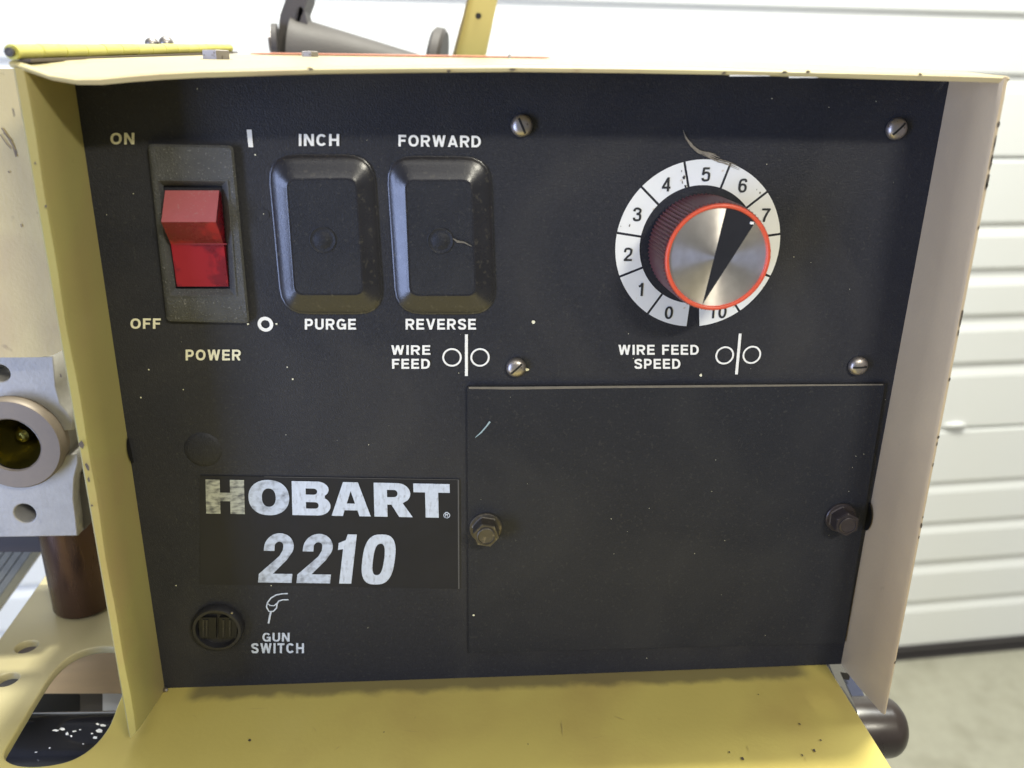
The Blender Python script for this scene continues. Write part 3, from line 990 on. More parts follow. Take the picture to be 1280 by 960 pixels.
# black pointer wedge on the face
def onface(x, y): return P(x, y, H - 0.0005)
apex = onface(878.5, 380)
FCc = DC + Vector((0, -(H - 0.0005), 0))
arc = []
pa = onface(908, 262); pb = onface(943, 279)
aa = math.atan2(pa.x - DC.x, pa.z - DC.z); ab = math.atan2(pb.x - DC.x, pb.z - DC.z)
for j in range(9):
    a = aa + (ab - aa) * j / 8
    arc.append(FCc + Vector((math.sin(a) * 0.0179, 0, math.cos(a) * 0.0179)))
bm = bmesh.new()
slab(bm, [apex] + arc, (0, 0.0003, 0))
bm_obj('pointer', bm, K['sticker'], knob)
bm = bmesh.new()
slab(bm, [onface(937.5, 277), onface(942.5, 277.5), onface(941.5, 280.5), onface(937, 280)], (0, -0.0003, 0))
bm_obj('paint_fleck', bm, K['white'], knob)

# ================================================================== LETTERING
Wd = K['white']; WW = K['white_warm']
word('ON', 138, 168, 166, 180.5, WW, panel, bold=0.03)
word('OFF', 163, 201, 398, 411, WW, panel, bold=0.03)
word('POWER', 232, 301, 437, 450.5, WW, panel, bold=0.03)
word('INCH', 373.5, 424, 167.5, 182.5, Wd, panel, bold=0.03)
word('FORWARD', 498, 601, 168.5, 183, Wd, panel, bold=0.03, slope=0.012)
word('PURGE', 381, 445, 398.5, 412, Wd, panel, bold=0.03)
word('REVERSE', 507, 595, 398.5, 412, Wd, panel, bold=0.03)
word('WIRE', 489, 538, 431.5, 443.5, Wd, panel, bold=0.03)
word('FEED', 490, 537.5, 448.5, 461, Wd, panel, bold=0.03)
word('WIRE FEED', 773, 873.5, 431, 443.5, Wd, panel, bold=0.03)
word('SPEED', 793, 850.5, 448.5, 461, Wd, panel, bold=0.03)
word('GUN', 328, 362, 791, 802, K['logo'], panel, bold=0.03)
word('SWITCH', 314, 380, 804, 816.5, K['logo'], panel, bold=0.03)
bm = bmesh.new()
bm.faces.new([bm.verts.new(P(x, y, 0.0003)) for x, y in ((308.3, 162), (314.5, 162), (316.5, 184), (310.5, 184))])
bm_obj('on_mark', bm, Wd, panel)
bm = bmesh.new(); ringflat(bm, P(332, 405), 0.00235, 0.00135, 0.0003)
bm_obj('off_mark', bm, Wd, panel)
for cs_, ln in ((((565, 446.5), (600, 446.5)), ((583, 418), (583, 470))), (((905.6, 444), (939.5, 443.3)), ((925.3, 417), (920.5, 468)))):
    bm = bmesh.new()
    for c in cs_: ringflat(bm, P(*c), 0.00355, 0.00075, 0.0003)
    ribbon(bm, ln, 0.0012, 0.0004)
    bm_obj('wire_feed_mark', bm, Wd, panel)
zz = lambda pts: [(220 + x / 3.2, 560 + y / 3.2) for x, y in pts]
bm = bmesh.new()
ribbon(bm, zz([(447, 582), (425, 583), (400, 588), (380, 600), (366, 618), (362, 636), (372, 654)]), 0.0006, 0.0003)
ribbon(bm, zz([(450, 607), (428, 607), (411, 612), (404, 624), (402, 640), (390, 653), (372, 654)]), 0.0006, 0.00034)
ribbon(bm, zz([(364, 620), (376, 630), (392, 631), (405, 620)]), 0.0005, 0.00038)
ribbon(bm, zz([(380, 654), (374, 680), (370, 702)]), 0.0008, 0.00042)
bm_obj('torch_mark', bm, K['logo'], panel)

# ---- name label with bold letters
bm = bmesh.new()
lb = [(250, 594.5), (573, 599.5), (572.5, 736), (250, 730)]
slab(bm, [P(x, y, 0.0005) for x, y in lb], (0, 0.0004, 0))
label = bm_obj('name_label', bm, K['sticker'], panel)
bm = bmesh.new()
ribbon(bm, [(330, 596), (573, 599.8)], 0.00022, 0.0006)
ribbon(bm, [(573, 599.8), (573.5, 736)], 0.0006, 0.00062)
bm_obj('label_edge', bm, mat('label_edge_wear', (0.075, 0.075, 0.08), 0.6), label)


def arcp(cx, cy, rx_, ry_, a0, a1, n_=12, e=1.0):
    """superellipse arc, degrees, counter-clockwise"""
    out = []
    for i in range(n_ + 1):
        a = math.radians(a0 + (a1 - a0) * i / n_)
        c, s = math.cos(a), math.sin(a)
        out.append((cx + rx_ * math.copysign(abs(c) ** e, c), cy + ry_ * math.copysign(abs(s) ** e, s)))
    return out


GL = {
    'H': [[(0, 0), (.37, 0), (.37, .37), (.63, .37), (.63, 0), (1, 0), (1, 1), (.63, 1), (.63, .62), (.37, .62), (.37, 1), (0, 1)]],
    'O': [arcp(.5, .5, .5, .52, 0, 360, 40, .92)[:-1], arcp(.5, .5, .17, .27, 0, 360, 28, .9)[:-1]],
    'B': [[(0, 0)] + arcp(.66, .28, .34, .28, -90, 60, 12) + [(.86, .53)] + arcp(.66, .765, .30, .235, -50, 90, 12) + [(0, 1)],
          [(.36, .20)] + arcp(.60, .295, .09, .095, -90, 90, 8) + [(.36, .39)],
          [(.36, .61)] + arcp(.57, .70, .09, .09, -90, 90, 8) + [(.36, .79)]],
    'A': [[(0, 0), (.29, 0), (.335, .17), (.665, .17), (.71, 0), (1, 0), (.69, 1), (.31, 1)], [(.395, .37), (.605, .37), (.50, .74)]],
    'R': [[(0, 0), (.35, 0), (.35, .36), (.46, .36), (.66, 0), (1.02, 0), (.76, .41)] + arcp(.62, .69, .35, .31, -40, 90, 14) + [(0, 1)],
          [(.35, .58)] + arcp(.54, .69, .09, .105, -90, 90, 8) + [(.35, .795)]],
    'T': [[(.32, 0), (.68, 0), (.68, .74), (1, .74), (1, 1), (0, 1), (0, .74), (.32, .74)]],
    '2': [[(0, 0), (1, 0), (1, .18), (.42, .18), (.80, .47)] + arcp(.52, .72, .44, .28, -20, 180, 20) + [(.08, .64), (.40, .64)]
          + list(reversed(arcp(.52, .74, .13, .09, 0, 180, 10))) + [(.645, .66), (.56, .54), (0, .17)]],
    '1': [[(.30, 0), (.78, 0), (.78, 1), (.42, 1), (.36, .88), (.10, .82), (.10, .68), (.30, .70)]],
    '0': [arcp(.5, .5, .5, .51, 0, 360, 40, .72)[:-1], arcp(.5, .5, .17, .32, 0, 360, 28, .75)[:-1]],
}


def glyph(ch, x0, x1, slant, quadf, m):
    me = curve_mesh(GL[ch])
    for v_ in me.vertices:
        a = x0 + (x1 - x0) * v_.co.x + slant * v_.co.y
        q = quadf(a, v_.co.y)
        v_.co = P(q[0], q[1], 0.0008)
    return link('printed_letter', me, m, label)


def q1(x, h):     # HOBART line, x in survey pixels
    yt = 599.2 + (x - 257) * 0.0195; yb = 641.8 + (x - 257) * 0.0185
    return (x + (1 - h) * 1.0, yb + (yt - yb) * h)


for i_, (ch, a, c) in enumerate((('H', 256.8, 305), ('O', 310, 361), ('B', 364.5, 412.5), ('A', 413.5, 462.5), ('R', 467, 514), ('T', 516.5, 562))):
    glyph(ch, a, c, 0, q1, K['logo_worn'] if ch == 'H' else (K['logo_mid'] if ch == 'O' else K['logo']))


def q2(x, h):
    yt = 666 + (x - 322) * 0.017; yb = 728 + (x - 322) * 0.014
    return (x, yb + (yt - yb) * h)


for ch, a, c, sl in (('2', 322.5, 364.5, 6), ('2', 370.5, 412.5, 7), ('1', 414.5, 446, 7), ('0', 449, 489.5, 8)):
    glyph(ch, a, c, sl, q2, K['logo_mid'] if ch == '2' else K['logo'])
bm = bmesh.new(); ringflat(bm, P(558.5, 643), 0.0013, 0.0003, 0.0008, 24)
bm_obj('registered_ring', bm, K['logo'], label)
word('R', 556.6, 560.6, 640, 646, K['logo'], label, out=0.0008, weight=0.16, name='printed_letter')

bm = bmesh.new()
random.seed(5)
for (x, y) in ((331, 268),):
    vs = []
    for k in range(16):
        a = 2 * PI * k / 16
        q = random.uniform(.7, 1.1)
        vs.append(bm.verts.new(P(x - 3 + math.cos(a) * 9 * q, y + math.sin(a) * 8 * q, 0.00025)))
    bm.faces.new(vs)
bm_obj('dark_blotch', bm, K['rubber'], panel)  # dark blotch beside the power switch bezel
# ---- flecks and scratches on the panel
bm = bmesh.new()
for (x, y, s) in [(366, 474, 1.6), (667, 402.5, 3.2), (876, 469, 2.6), (376, 656, 2.2), (592, 769, 2.0), (345.5, 405, 1.6), (319, 193.5, 1.2), (659, 462, 3),
                  (310, 405, 1.7), (186, 462, 1.2), (176, 497, 1.5), (229, 487, 1.0), (339, 732, 1.0), (220, 732, 1.2), (577, 343, 1.2), (359, 459, 1.1)] + \
        [(random.uniform(120, 1120), random.uniform(110, 840), random.uniform(.35, .8)) for _ in range(60)]:
    c = P(x, y, 0.0004)
    if 584 < x < 1106 and y > 480: c = P(x, y, 0.0021)
    vs = [bm.verts.new(c + Vector((math.cos(a) * s * random.uniform(.7, 1.1) * 0.00028, 0, math.sin(a) * s * random.uniform(.7, 1.1) * 0.00028))) for a in
          [2 * PI * k / 6 for k in range(6)]]
    bm.faces.new(vs)
tag(bm_obj('paint_flecks', bm, K['white_warm'], panel), None, kind='stuff')
bm = bmesh.new()
random.seed(21)
main = _smooth([(853.5, 163), (858, 173), (865, 182), (873, 189), (884, 194), (896, 200), (908, 203.5), (921, 209), (926, 211)], 4)
NM = len(main)
for k in range(13):
    a = random.choice([0, 2, 6, 8, 12, 14, 18]); c = min(NM - 1, a + random.randint(8, 20))
    ofs = random.gauss(0, 1.3)
    pts = [(main[i][0] + ofs * (.25 + i / NM) * .6 + random.uniform(-.25, .25), main[i][1] - ofs * (.25 + i / NM) + random.uniform(-.25, .25)) for i in range(a, c)]
    ww = [random.uniform(0.00012, 0.00045) * math.sin(PI * (q + .6) / (len(pts) + .2)) for q in range(len(pts))]
    ribbon(bm, pts, ww, 0.0004 + k * 0.00001)
for pts in ([(874, 189), (885, 191), (895, 193)], [(880, 192), (890, 193), (900, 197)]):
    ribbon(bm, pts, [0.0002, 0.0005, 0.0001], 0.0006 + pts[0][0] * 1e-7)
bm_obj('scuff', bm, mat('beige_scuff', (0.24, 0.21, 0.16), 0.8, var=0.5, scale=900), panel)
bm = bmesh.new()
ribbon(bm, [(594, 547), (601, 541), (608, 533), (612.5, 527)], [0.0002, 0.0006, 0.0006, 0.0008], 0.0021)
bm_obj('scratch', bm, mat('pale_blue_scratch', (0.28, 0.38, 0.42), 0.8), cover)

# ================================================================== THINGS ON THE HOOD
def HP(px, py, up=0.0):
    """point on the hood's sloping top"""
    d = ray(px, py)
    # plane z = 0.2667 + (y + D)*0.053 + up
    t = (0.2667 + (CAM.y + D) * 0.053 + up - CAM.z) / (d.z - 0.053 * d.y)
    return CAM + d * t


h0 = P(14, 65, D); h1 = Vector((h0.x + 0.0025, 0.215, h0.z + 0.0143))
hinge = empty('piano_hinge', h0, feeder)
tag(hinge, 'bright yellow piano hinge along the hood left edge')
nk = 15
ax = (h1 - h0)
for k in range(nk):
    a = h0 + ax * (k / nk) + ax.normalized() * 0.0002
    c = h0 + ax * ((k + 1) / nk) - ax.normalized() * 0.0002
    L = (c - a).length
    bm = bmesh.new()
    lathe(bm, [(0.0022, 0), (0.0023, 0.0001), (0.0023, L - 0.0001), (0.0022, L)], a + Vector((0, 0, 0.0001 * math.sin(k * 1.7))),
          ax, 16)
    bm_obj('knuckle', bm, K['yellow_bright'], hinge, True)
bm = bmesh.new()
lathe(bm, [(0.0014, 0), (0.0014, 0.0015)], h0 - ax.normalized() * 0.0016, ax, 12)
bm_obj('hinge_pin', bm, K['iron'], hinge)
bm = bmesh.new()
if True:
    slab(bm, [h0 + Vector((0.001, 0.002, -0.0019)), h0 + Vector((0.0045, 0.002, -0.0019)), h1 + Vector((0.0045, 0, -0.0019)), h1 + Vector((0.001, 0, -0.0019))], (0, 0, -0.0009))
bm_obj('hinge_leaf', bm, K['chip'], hinge)


def small_hex(px, pybase, y, r, h, m, dome=False):
    d = ray(px, pybase)
    c = CAM + d * ((y - CAM.y) / d.y)
    bm = bmesh.new()
    if dome:
        lathe(bm, [(r, 0), (r, h * .3), (r * .8, h * .7), (r * .4, h)], c, (0, 0, 1), 20)
    else:
        lathe(bm, [(r * 1.25, -0.0008), (r * 1.25, h * .25), (r, h * .25), (r, h * .93), (r * .9, h)], c, (0, 0, 1), 6)
    return bm_obj('hood_bolt', bm, m, feeder, dome)


small_hex(271, 78, 0.03, 0.0056, 0.0044, K['screw'])
small_hex(388, 76, 0.14, 0.0046, 0.0045, K['screw'])
small_hex(190, 55, 0.12, 0.0032, 0.0028, K['screw'], True)
small_hex(208, 55, 0.12, 0.0034, 0.0034, K['screw'], True)
small_hex(637, 76, 0.19, 0.0012, 0.0035, K['screw'], True)
# red label at the back of the hood
bm = bmesh.new()
pts = [HP(330, 75), HP(700, 75.5)]
slab(bm, [(0.02, 0.19, hood_z(0, 0.19) + 0.0016), (0.19, 0.19, hood_z(0, 0.19) + 0.0016), (0.19, 0.2235, hood_z(0, 0.2235) + 0.0016), (0.02, 0.2235, hood_z(0, 0.2235) + 0.0016)],
     (0, 0, 0.0006))
bm_obj('red_label', bm, K['redtape'], feeder)

# ---- wire spool spindle behind the hood
YB = 0.275
def B(px, py, y=YB): return P(px, py, -y)
arm = empty('spool_spindle', B(400, 76), feeder)
tag(arm, 'grey cast spool spindle with tapered shaft and end disc')
bm = bmesh.new()
slab(bm, [B(*q) for q in ((340, 130), (341, 76), (347, 50), (350, 18), (360, -8), (372, -60), (392, -60), (384, 0), (374, 28), (366, 60), (360, 76), (358, 130))], (0, 0.03, 0))
bevel(bm, 0.0015, 2)
bm_obj('bracket', bm, K['greyiron'], arm, True)
bm = bmesh.new()
slab(bm, [B(*q) for q in ((370, 12), (376, 8), (381, 14), (384, 28), (376, 60), (366, 60))], (0, 0.022, 0))
bm_obj('boss', bm, K['greyiron'], arm)
bm = bmesh.new()
a = B(366, 70, YB + 0.012); c = B(548, 92, YB + 0.012)
lathe(bm, [(0.026, 0), (0.0245, 0.004), (0.0085, (c - a).length)], a, c - a, 36)
bm_obj('tapered_shaft', bm, K['greyiron'], arm, True)
bm = bmesh.new()
a = B(537, 84, YB + 0.012)
lathe(bm, [(0.024, 0), (0.0262, 0.002), (0.0262, 0.007), (0.024, 0.009)], a, Vector((1, -0.12, -0.16)), 40)
bm_obj('end_disc', bm, K['greyiron'], arm, True)
bm = bmesh.new()
lathe(bm, [(0.0085, 0), (0.0085, 0.0045), (0.0068, 0.005)], B(346, 52), Vector((-1, -0.1, 0.0)), 6)
bm_obj('bolt', bm, K['screw'], arm)
bm = bmesh.new()
lathe(bm, [(0.0125, 0), (0.0125, 0.0035)], B(348, 55), Vector((-1, -0.1, 0)), 24)
bm_obj('washer', bm, K['greyiron'], arm, True)

# ---- yellow lifting post
bm = bmesh.new()
YP = 0.262
slab(bm, [B(*q, YP) for q in ((540, 190), (567, 76), (585, 0), (598, -60), (636, -60), (622, 0), (606, 76), (580, 190))], (0, 0.006, 0))
bevel(bm, 0.0006, 2)
post = bm_obj('lifting_post', bm, mat('pale_yellow_enamel', (0.55, 0.49, 0.17), 0.4, var=0.06, dark=(0.15, 0.1, 0.03), dark_amt=0.7, dark_scale=150, dark_lo=0.7), feeder)
tag(post, 'yellow flat steel post leaning right behind the hood')
bm = bmesh.new()
lathe(bm, [(0.0019, 0), (0.0019, 0.0004)], B(598, 20, YP), (0, -1, 0), 16)
bm_obj('post_hole', bm, K['hole'], post)
bm = bmesh.new()
slab(bm, [B(560, 110, YP - 0.003), B(563.5, 76, YP - 0.003), B(583.5, 0, YP - 0.003), B(597, -60, YP - 0.003), B(599, -60, YP - .003), B(586, 0, YP - .003), B(568, 76, YP - .003), B(565, 110, YP - .003)], (0, 0.012, 0))
bm_obj('post_shaded_side', bm, K['olive'], post)  # side face of the post, its shade put into a darker colour

# ================================================================== LEFT SIDE: cover and drive head
bm = bmesh.new()
YS = 0.022
def Q(px, py, y): return P(px, py, -y)
out = [(-120, 86), (60, 86), (100, 86), (105, 380), (84, 430), (76, 439), (66, 444), (50, 446.5), (-120, 448)]
slab(bm, [Q(*q, YS) for q in out], (0, 0.002, 0))
bevel(bm, 0.0006, 2)
sp = bm_obj('side_cover', bm, K['cream'], feeder)
tag(sp, 'cream sheet cover left of the flange, scratched near its top')
bm = bmesh.new()
for pts, wv in (([(2, 160), (10, 172), (16, 182), (20, 196)], 0.0006), ([(0, 168), (8, 180), (14, 186)], 0.0004), ([(4, 166), (15, 176)], 0.0003), ([(26, 280), (27, 284)], .0005),
                ([(10, 214), (12, 216)], .0006)):
    Qp = [Q(x, y, YS - 0.0004) for x, y in pts]
    for a, c in zip(Qp, Qp[1:]):
        nv = Vector((-(c - a).z, 0, (c - a).x)).normalized() * wv / 2
        bm.faces.new([bm.verts.new(v_) for v_ in (a + nv, a - nv, c - nv, c + nv)])
bm_obj('scratch', bm, mat('brown_scratch', (0.25, 0.19, 0.12), 0.7), sp)

YC = 0.040
head = empty('drive_head', Q(30, 560, YC), feeder)
tag(head, 'cast aluminium wire drive head with round bronze guide')
def Q2(px, py, y):
    p_ = Q(px, py, y); return (p_.x, p_.z)
def circ(cx, cy, r, y, n_=28):
    c = Q(cx, cy, y); e = Q(cx + r, cy, y); R_ = (e - c).length
    return [(c.x + R_ * math.cos(2 * PI * k / n_), c.z + R_ * math.sin(2 * PI * k / n_)) for k in range(n_)]
outl = [(-90, 447), (66, 446), (69, 482), (75, 505), (84, 515), (90, 525), (90, 536), (70, 537), (72, 556), (78, 572), (86, 569), (96, 568), (97, 577),
        (92, 597), (91, 622), (94, 645), (96, 668), (-90, 671)]
me = curve_mesh([[Q2(*q, YC) for q in outl], circ(2, 466, 13, YC), circ(32, 641, 15, YC), circ(12, 558, 41, YC)], 0.022, 0.0006)
for v_ in me.vertices:
    v_.co = Vector((v_.co.x, YC + 0.011 - v_.co.z, v_.co.y))
link('casting', me, K['alu'], head)
# dark housing behind the casting
bm = bmesh.new()
slab(bm, [Q(*q, YC + 0.03) for q in ((-90, 440), (62, 440), (116, 440), (150, 690), (60, 690), (-90, 690))], (0, 0.02, 0))
bm_obj('gear_housing', bm, mat('dark_gear_housing', (0.03, 0.022, 0.018), 0.5, var=0.3), head)
bm = bmesh.new()
slab(bm, [Q(*q, YC + 0.006) for q in ((88, 600), (104, 590), (116, 650), (108, 660), (97, 668), (90, 640))], (0, 0.02, 0))
bm_obj('side_lug', bm, K['greyiron'], head)
bm = bmesh.new()
cc = Q(20, 556, YC)
ro_ = (Q(15, 501.5, YC - 0.006) - Q(15, 610.5, YC - 0.006)).length / 2
lathe(bm, [(ro_ * 1.0, -0.002), (ro_, 0.0055), (ro_ * .965, 0.0065), (ro_ * .60, 0.0065), (ro_ * .565, 0.0058)], Vector((Q(15, 556, YC - .006).x, YC, Q(15, 556, YC - .006).z)), (0, -1, 0), 56, cap0=False, cap1=False)
bm_obj('guide_ring', bm, K['taupe'], head, True)
bm = bmesh.new()
c0 = Vector((Q(15, 556, YC - .006).x, YC, Q(15, 556, YC - .006).z))
lathe(bm, [(ro_ * .57, 0.0052), (ro_ * .535, 0.003), (ro_ * .50, -0.002), (ro_ * .46, -0.004), (ro_ * .34, -0.010), (ro_ * .20, -0.013), (ro_ * .14, -0.006), (ro_ * .08, -0.005)], c0, Vector((0.25, -1, 0.1)), 40, cap0=False)
bm_obj('brass_guide', bm, K['brass'], head, True)
bm = bmesh.new()
lathe(bm, [(ro_ * .5, -0.021), (ro_ * .5, -0.0205)], c0, (0, -1, 0), 30)
bm_obj('bore_back', bm, K['hole'], head)
# vertical brown cylinder under the head
cyl0 = G(107, 757, 0.0)
bm = bmesh.new()
lathe(bm, [(0.0142, 0.0015), (0.0150, 0.003), (0.0150, 0.075)], cyl0, (0, 0, 1), 40)
cy = bm_obj('motor_stub', bm, K['copper'], head, True)

# ================================================================== TRAY
def g2(px, py, z=0.0):
    p_ = G(px, py, z); return (p_.x, p_.y)
def smooth_loop(pts, k=4):
    n_ = len(pts); res = []
    for i in range(n_):
        p0, p1, p2, p3 = [Vector(pts[(i + j - 1) % n_]) for j in range(4)]
        for j in range(k):
            t = j / k
            res.append(tuple(0.5 * ((2 * p1) + (-p0 + p2) * t + (2 * p0 - 5 * p1 + 4 * p2 - p3) * t * t + (-p0 + 3 * p1 - 3 * p2 + p3) * t ** 3)))
    return res
cut = [g2(*q) for q in ((137, 807), (110, 810), (85, 821), (64, 841), (46, 868), (28, 898), (12, 925), (3, 942), (8, 953), (28, 959), (60, 958),
                        (92, 950), (118, 933), (138, 908), (150, 878), (168, 835), (165, 812))]
def gcirc(px, py, r):
    c = G(px, py); return [(c.x + r * math.cos(2 * PI * k / 24), c.y + r * math.sin(2 * PI * k / 24)) for k in range(24)]
xr = 0.3112
outer = [(-0.0925, -0.25), (xr - 0.004, -0.25), (xr, 0.002), (xr + .001, 0.245), (0.02, 0.26), (-0.100, 0.26), (-0.0985, 0.10), (-0.0935, 0.035)]
tray_t = 0.0042
me = curve_mesh([outer, smooth_loop(cut), gcirc(33, 808, 0.0056), gcirc(9, 849, 0.0056)], tray_t - 0.0012, 0.0006)
for v_ in me.vertices:
    v_.co.z -= tray_t / 2
mt = mat('grimy_yellow_tray_enamel', (0.55, 0.46, 0.135), 0.36, var=0.14, scale=7, dark=(0.34, 0.22, 0.08), dark_amt=0.4,
         dark_scale=16, dark_lo=0.50, dark_w=0.25, bump=0.12, bump_scale=500)
nt_ = mt.node_tree
bs_ = nt_.nodes['Principled BSDF']
src = bs_.inputs['Base Color'].links[0].from_socket
def nd(t, **k):
    n_ = nt_.nodes.new(t)
    for a_, v_ in k.items(): setattr(n_, a_, v_)
    return n_
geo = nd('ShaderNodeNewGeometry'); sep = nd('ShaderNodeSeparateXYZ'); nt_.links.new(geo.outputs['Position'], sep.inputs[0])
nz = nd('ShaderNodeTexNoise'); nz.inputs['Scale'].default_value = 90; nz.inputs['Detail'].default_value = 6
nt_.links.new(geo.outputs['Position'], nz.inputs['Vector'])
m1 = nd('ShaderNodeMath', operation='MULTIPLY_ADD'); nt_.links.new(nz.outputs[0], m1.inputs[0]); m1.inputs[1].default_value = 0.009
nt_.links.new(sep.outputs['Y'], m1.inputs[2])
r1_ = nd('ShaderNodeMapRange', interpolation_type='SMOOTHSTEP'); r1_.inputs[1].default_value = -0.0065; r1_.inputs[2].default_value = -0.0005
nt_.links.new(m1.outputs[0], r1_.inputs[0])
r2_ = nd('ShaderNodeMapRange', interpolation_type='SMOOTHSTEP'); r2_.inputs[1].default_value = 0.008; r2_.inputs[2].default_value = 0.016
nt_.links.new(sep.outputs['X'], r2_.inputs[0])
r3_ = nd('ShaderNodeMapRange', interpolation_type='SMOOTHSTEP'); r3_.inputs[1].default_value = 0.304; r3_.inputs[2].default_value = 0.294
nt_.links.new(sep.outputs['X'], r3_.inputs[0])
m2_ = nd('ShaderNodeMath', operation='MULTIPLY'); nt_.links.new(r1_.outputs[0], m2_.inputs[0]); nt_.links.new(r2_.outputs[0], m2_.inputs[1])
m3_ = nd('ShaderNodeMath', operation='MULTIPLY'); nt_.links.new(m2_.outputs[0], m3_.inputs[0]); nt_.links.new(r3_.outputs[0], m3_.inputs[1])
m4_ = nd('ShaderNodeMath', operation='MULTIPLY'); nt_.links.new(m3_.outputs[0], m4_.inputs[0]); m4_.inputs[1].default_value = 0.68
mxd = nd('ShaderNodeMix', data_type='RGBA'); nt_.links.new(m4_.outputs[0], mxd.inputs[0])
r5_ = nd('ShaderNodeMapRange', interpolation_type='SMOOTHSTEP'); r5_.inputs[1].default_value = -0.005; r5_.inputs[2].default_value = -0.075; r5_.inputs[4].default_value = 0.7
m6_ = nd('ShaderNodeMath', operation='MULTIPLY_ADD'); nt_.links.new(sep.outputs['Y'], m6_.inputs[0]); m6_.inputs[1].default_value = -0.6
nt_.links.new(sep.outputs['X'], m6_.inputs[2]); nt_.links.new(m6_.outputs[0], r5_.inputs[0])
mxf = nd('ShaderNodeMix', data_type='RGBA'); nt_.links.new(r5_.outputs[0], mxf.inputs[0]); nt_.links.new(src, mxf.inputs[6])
mxf.inputs[7].default_value = (0.46, 0.42, 0.30, 1)          # blends to a paler, greyer yellow towards the arm
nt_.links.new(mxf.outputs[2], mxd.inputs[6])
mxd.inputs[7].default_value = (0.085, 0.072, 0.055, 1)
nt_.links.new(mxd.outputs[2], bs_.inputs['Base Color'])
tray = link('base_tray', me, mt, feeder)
tag(tray, 'yellow steel base tray with a rounded cut-out at its left')
# dark grease spots
bm = bmesh.new()
for (x, y, s) in ((1000, 905, 1.5), (1018, 938, 2), (1026, 925, 1.3), (312, 925, 2), (928, 948, 2.2), (912, 940, 1.2), (1003, 944, 1.4), (948, 868, 1), (660, 930, .8), (480, 915, .8)):
    c = G(x, y, 0.0006)
    bm.faces.new([bm.verts.new(c + Vector((math.cos(a) * s * .0003 * random.uniform(.6, 1.2), math.sin(a) * s * .0005 * random.uniform(.6, 1.2), 0))) for a in [2 * PI * k / 8 for k in range(8)]])
tag(bm_obj('grease_spots', bm, K['chip'], tray), None, kind='stuff')

bm = bmesh.new()
random.seed(31)
for k in range(12):
    x, y = random.uniform(230, 1040), random.uniform(885, 955)
    a = G(x, y, 0.0005 + k * 0.00001)
    th = random.gauss(0.2, 0.7); L = random.uniform(0.002, 0.012); wv = random.uniform(0.00008, 0.00022)
    if a.x + L > 0.305: continue
    dv = Vector((math.cos(th), math.sin(th), 0)); nv = Vector((-dv.y, dv.x, 0)) * wv
    bm.faces.new([bm.verts.new(p) for p in (a, a + dv * L * .5 + nv, a + dv * L, a + dv * L * .5 - nv)])
tag(bm_obj('scratches', bm, mat('pale_rub', (0.44, 0.35, 0.13), 0.6), tray), None, kind='stuff')
# ---- black tube under the tray with a rounded end cap
bm = bmesh.new()
pa = Vector((-0.30, 0.0085, -0.0305)); pb = Vector((0.334, -0.0085, -0.0300))
lathe(bm, [(0.0135, 0), (0.0135, (pb - pa).length)], pa, pb - pa, 40)
tb = bm_obj('frame_tube', bm, K['pipe'], feeder, True)
tag(tb, 'glossy black frame tube under the tray with white scrapes')
bm = bmesh.new()
cpp = [(0.0137, -0.012), (0.0142, -0.010), (0.0143, 0.006)] + [(0.0143 * math.cos(a), 0.006 + 0.0105 * math.sin(a)) for a in [PI / 2 * k / 7 for k in range(1, 7)]] + [(0.0008, 0.0165)]
lathe(bm, cpp, pb, pb - pa, 40)
cap = bm_obj('end_cap', bm, K['capm'], tb, True)
# white scrapes on the tube
random.seed(3)
for (x, y, s, e) in ((70, 913, 5, 1.6), (78, 911, 4, 2), (84, 917, 2, 2.4), (93, 914, 3.5, 1.3), (89, 920, 1.6, 1.8), (100, 912, 1.5, 1), (119, 922, 3, 3), (124, 914, 5, 3), (129, 907, 4, 2.4), (122, 905, 3, 1.6), (115, 917, 2, 1.5), (62, 935, 1.5, 1), (45, 940, 2, .8), (104, 930, 1.4, .8)):
    bm = bmesh.new()
    vs = []
    for k in range(12):
        a = 2 * PI * k / 12
        d = ray(x + math.cos(a) * s * random.uniform(.5, 1.1), y + math.sin(a) * e * random.uniform(.4, 1.1))
        # meet the tube surface
        u = (pb - pa).normalized(); o_ = CAM - pa
        dd = d - u * d.dot(u); oo = o_ - u * o_.dot(u)
        A_, B_, C_ = dd.dot(dd), 2 * dd.dot(oo), oo.dot(oo) - 0.0137 ** 2
        disc = B_ * B_ - 4 * A_ * C_
        if disc > 0: vs.append(bm.verts.new(CAM + d * ((-B_ - math.sqrt(disc)) / (2 * A_))))
    if len(vs) > 4:
        bm.faces.new(vs)
        bm_obj('scrape', bm, K['white'], tb)
    else: bm.free()
bm = bmesh.new()
slab(bm, [(-0.130, 0.045, -0.045), (-0.1005, 0.045, -0.045), (-0.1005, 0.135, -0.045), (-0.130, 0.135, -0.045)], (0, 0, -0.03))
bevel(bm, 0.001, 1)
bm_obj('hole_dark_block', bm, K['capm'], feeder)  # dark block added so the tray holes look dark inside
# flat cross bar behind the tube: dark, with a grey and a white end
def barpiece(x0, x1, m):
    bm = bmesh.new()
    slab(bm, [G(x0, 867, -0.03), G(x1, 867, -0.03), G(x1, 905, -0.03), G(x0, 905, -0.03)], (0, 0, -0.012))
    return bm_obj('cross_bar', bm, m, feeder)
barpiece(-60, 100, K['hole']); barpiece(100.3, 128, K['greyiron']); barpiece(128.3, 190, mat('grey_white_paint', (0.6, 0.62, 0.68), 0.4))
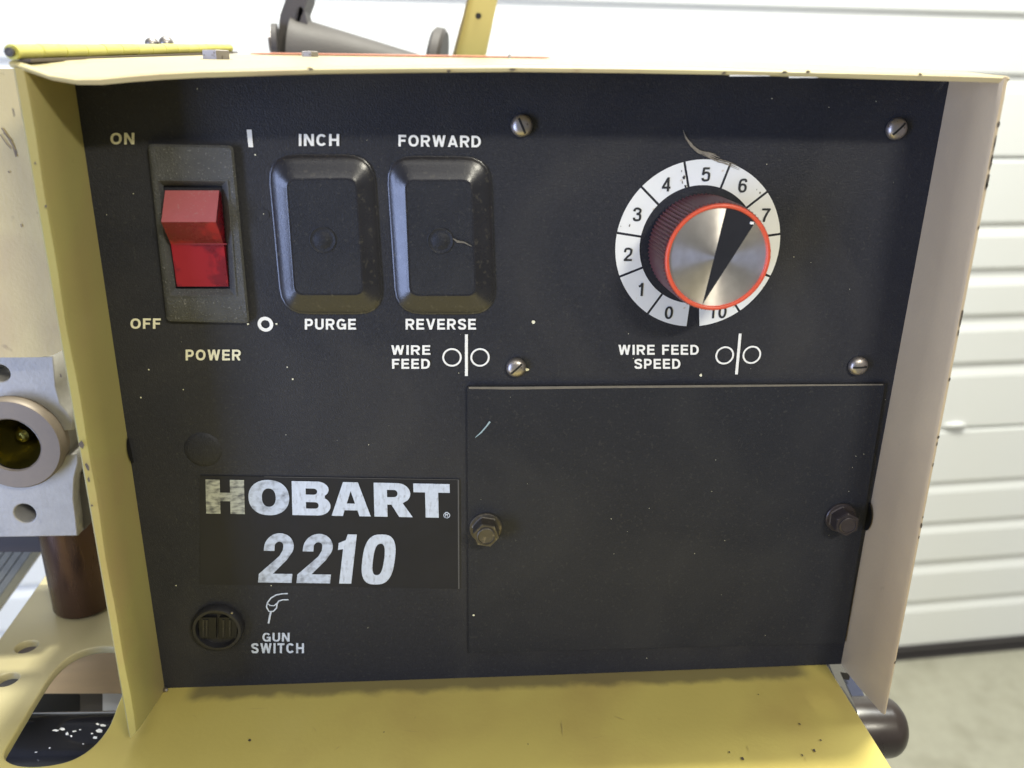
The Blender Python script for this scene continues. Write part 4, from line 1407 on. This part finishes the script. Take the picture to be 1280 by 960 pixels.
# blue brace at the right, under the panel corner
bm = bmesh.new()
slab(bm, [G(1050, 838, -0.018), G(1066, 840, -0.018), G(1088, 884, -0.018), G(1072, 884, -0.018)], (0, 0, -0.01))
bl = bm_obj('blue_brace', bm, K['blue'], feeder)
bm = bmesh.new()
slab(bm, [G(1036, 829, -0.012), G(1056, 829, -0.012), G(1063, 842, -0.012), G(1050, 840, -0.012), G(1072, 890, -0.012), G(1062, 890, -0.012)], (0, 0, -0.004))
bm_obj('grey_bracket', bm, mat('pale_grey_bracket', (0.055, 0.052, 0.045), 0.6), feeder)

# ---- grey slatted step behind the tray arm
YG = 0.15
step = empty('slatted_board', Q(0, 700, YG))
tag(step, 'grey grooved board with olive edge behind the machine at lower left', 'board')
e0, e1 = Vector((-80, 872)), Vector((66, 668))
nn = Vector((-0.81, -0.58))
for k in range(9):
    a = e0 + nn * (9 + k * 9.5); c = e1 + nn * (9 + k * 9.5)
    a2 = a + nn * 8.3; c2 = c + nn * 8.3
    bm = bmesh.new()
    slab(bm, [Q(a.x, a.y, YG), Q(c.x, c.y, YG), Q(c2.x, c2.y, YG), Q(a2.x, a2.y, YG)], (0, 0.008, 0))
    bevel(bm, 0.0006, 1)
    bm_obj('slat', bm, K['greyslat'], step)
a, c = e0, e1
bm = bmesh.new()
a2 = a + nn * 8.5; c2 = c + nn * 8.5
slab(bm, [Q(a.x, a.y, YG), Q(c.x, c.y, YG), Q(c2.x, c2.y, YG), Q(a2.x, a2.y, YG)], (0, 0.014, 0))
bm_obj('edge_strip', bm, K['olive'], step)
bm = bmesh.new()
a2 = a + nn * 90; c2 = c + nn * 90
slab(bm, [Q(a.x, a.y, YG + .0085), Q(c.x, c.y, YG + .0085), Q(c2.x, c2.y, YG + .0085), Q(a2.x, a2.y, YG + .0085)], (0, 0.004, 0))
bm_obj('backing', bm, K['hole'], step)

# ---- tan wooden stand the machine's tube lies on
bm = bmesh.new()
lo_, hi_ = Vector((-0.100, 0.030, FZ)), Vector((0.12, 0.16, -0.046))
slab(bm, [(lo_.x, lo_.y, hi_.z), (hi_.x, lo_.y, hi_.z), (hi_.x, hi_.y, hi_.z), (lo_.x, hi_.y, hi_.z)], (0, 0, lo_.z - hi_.z))
bevel(bm, 0.001, 1)
st = bm_obj('wooden_stand', bm, K['tan'])
tag(st, 'tan plywood stand glimpsed through the rounded cut-out in the tray', 'stand')
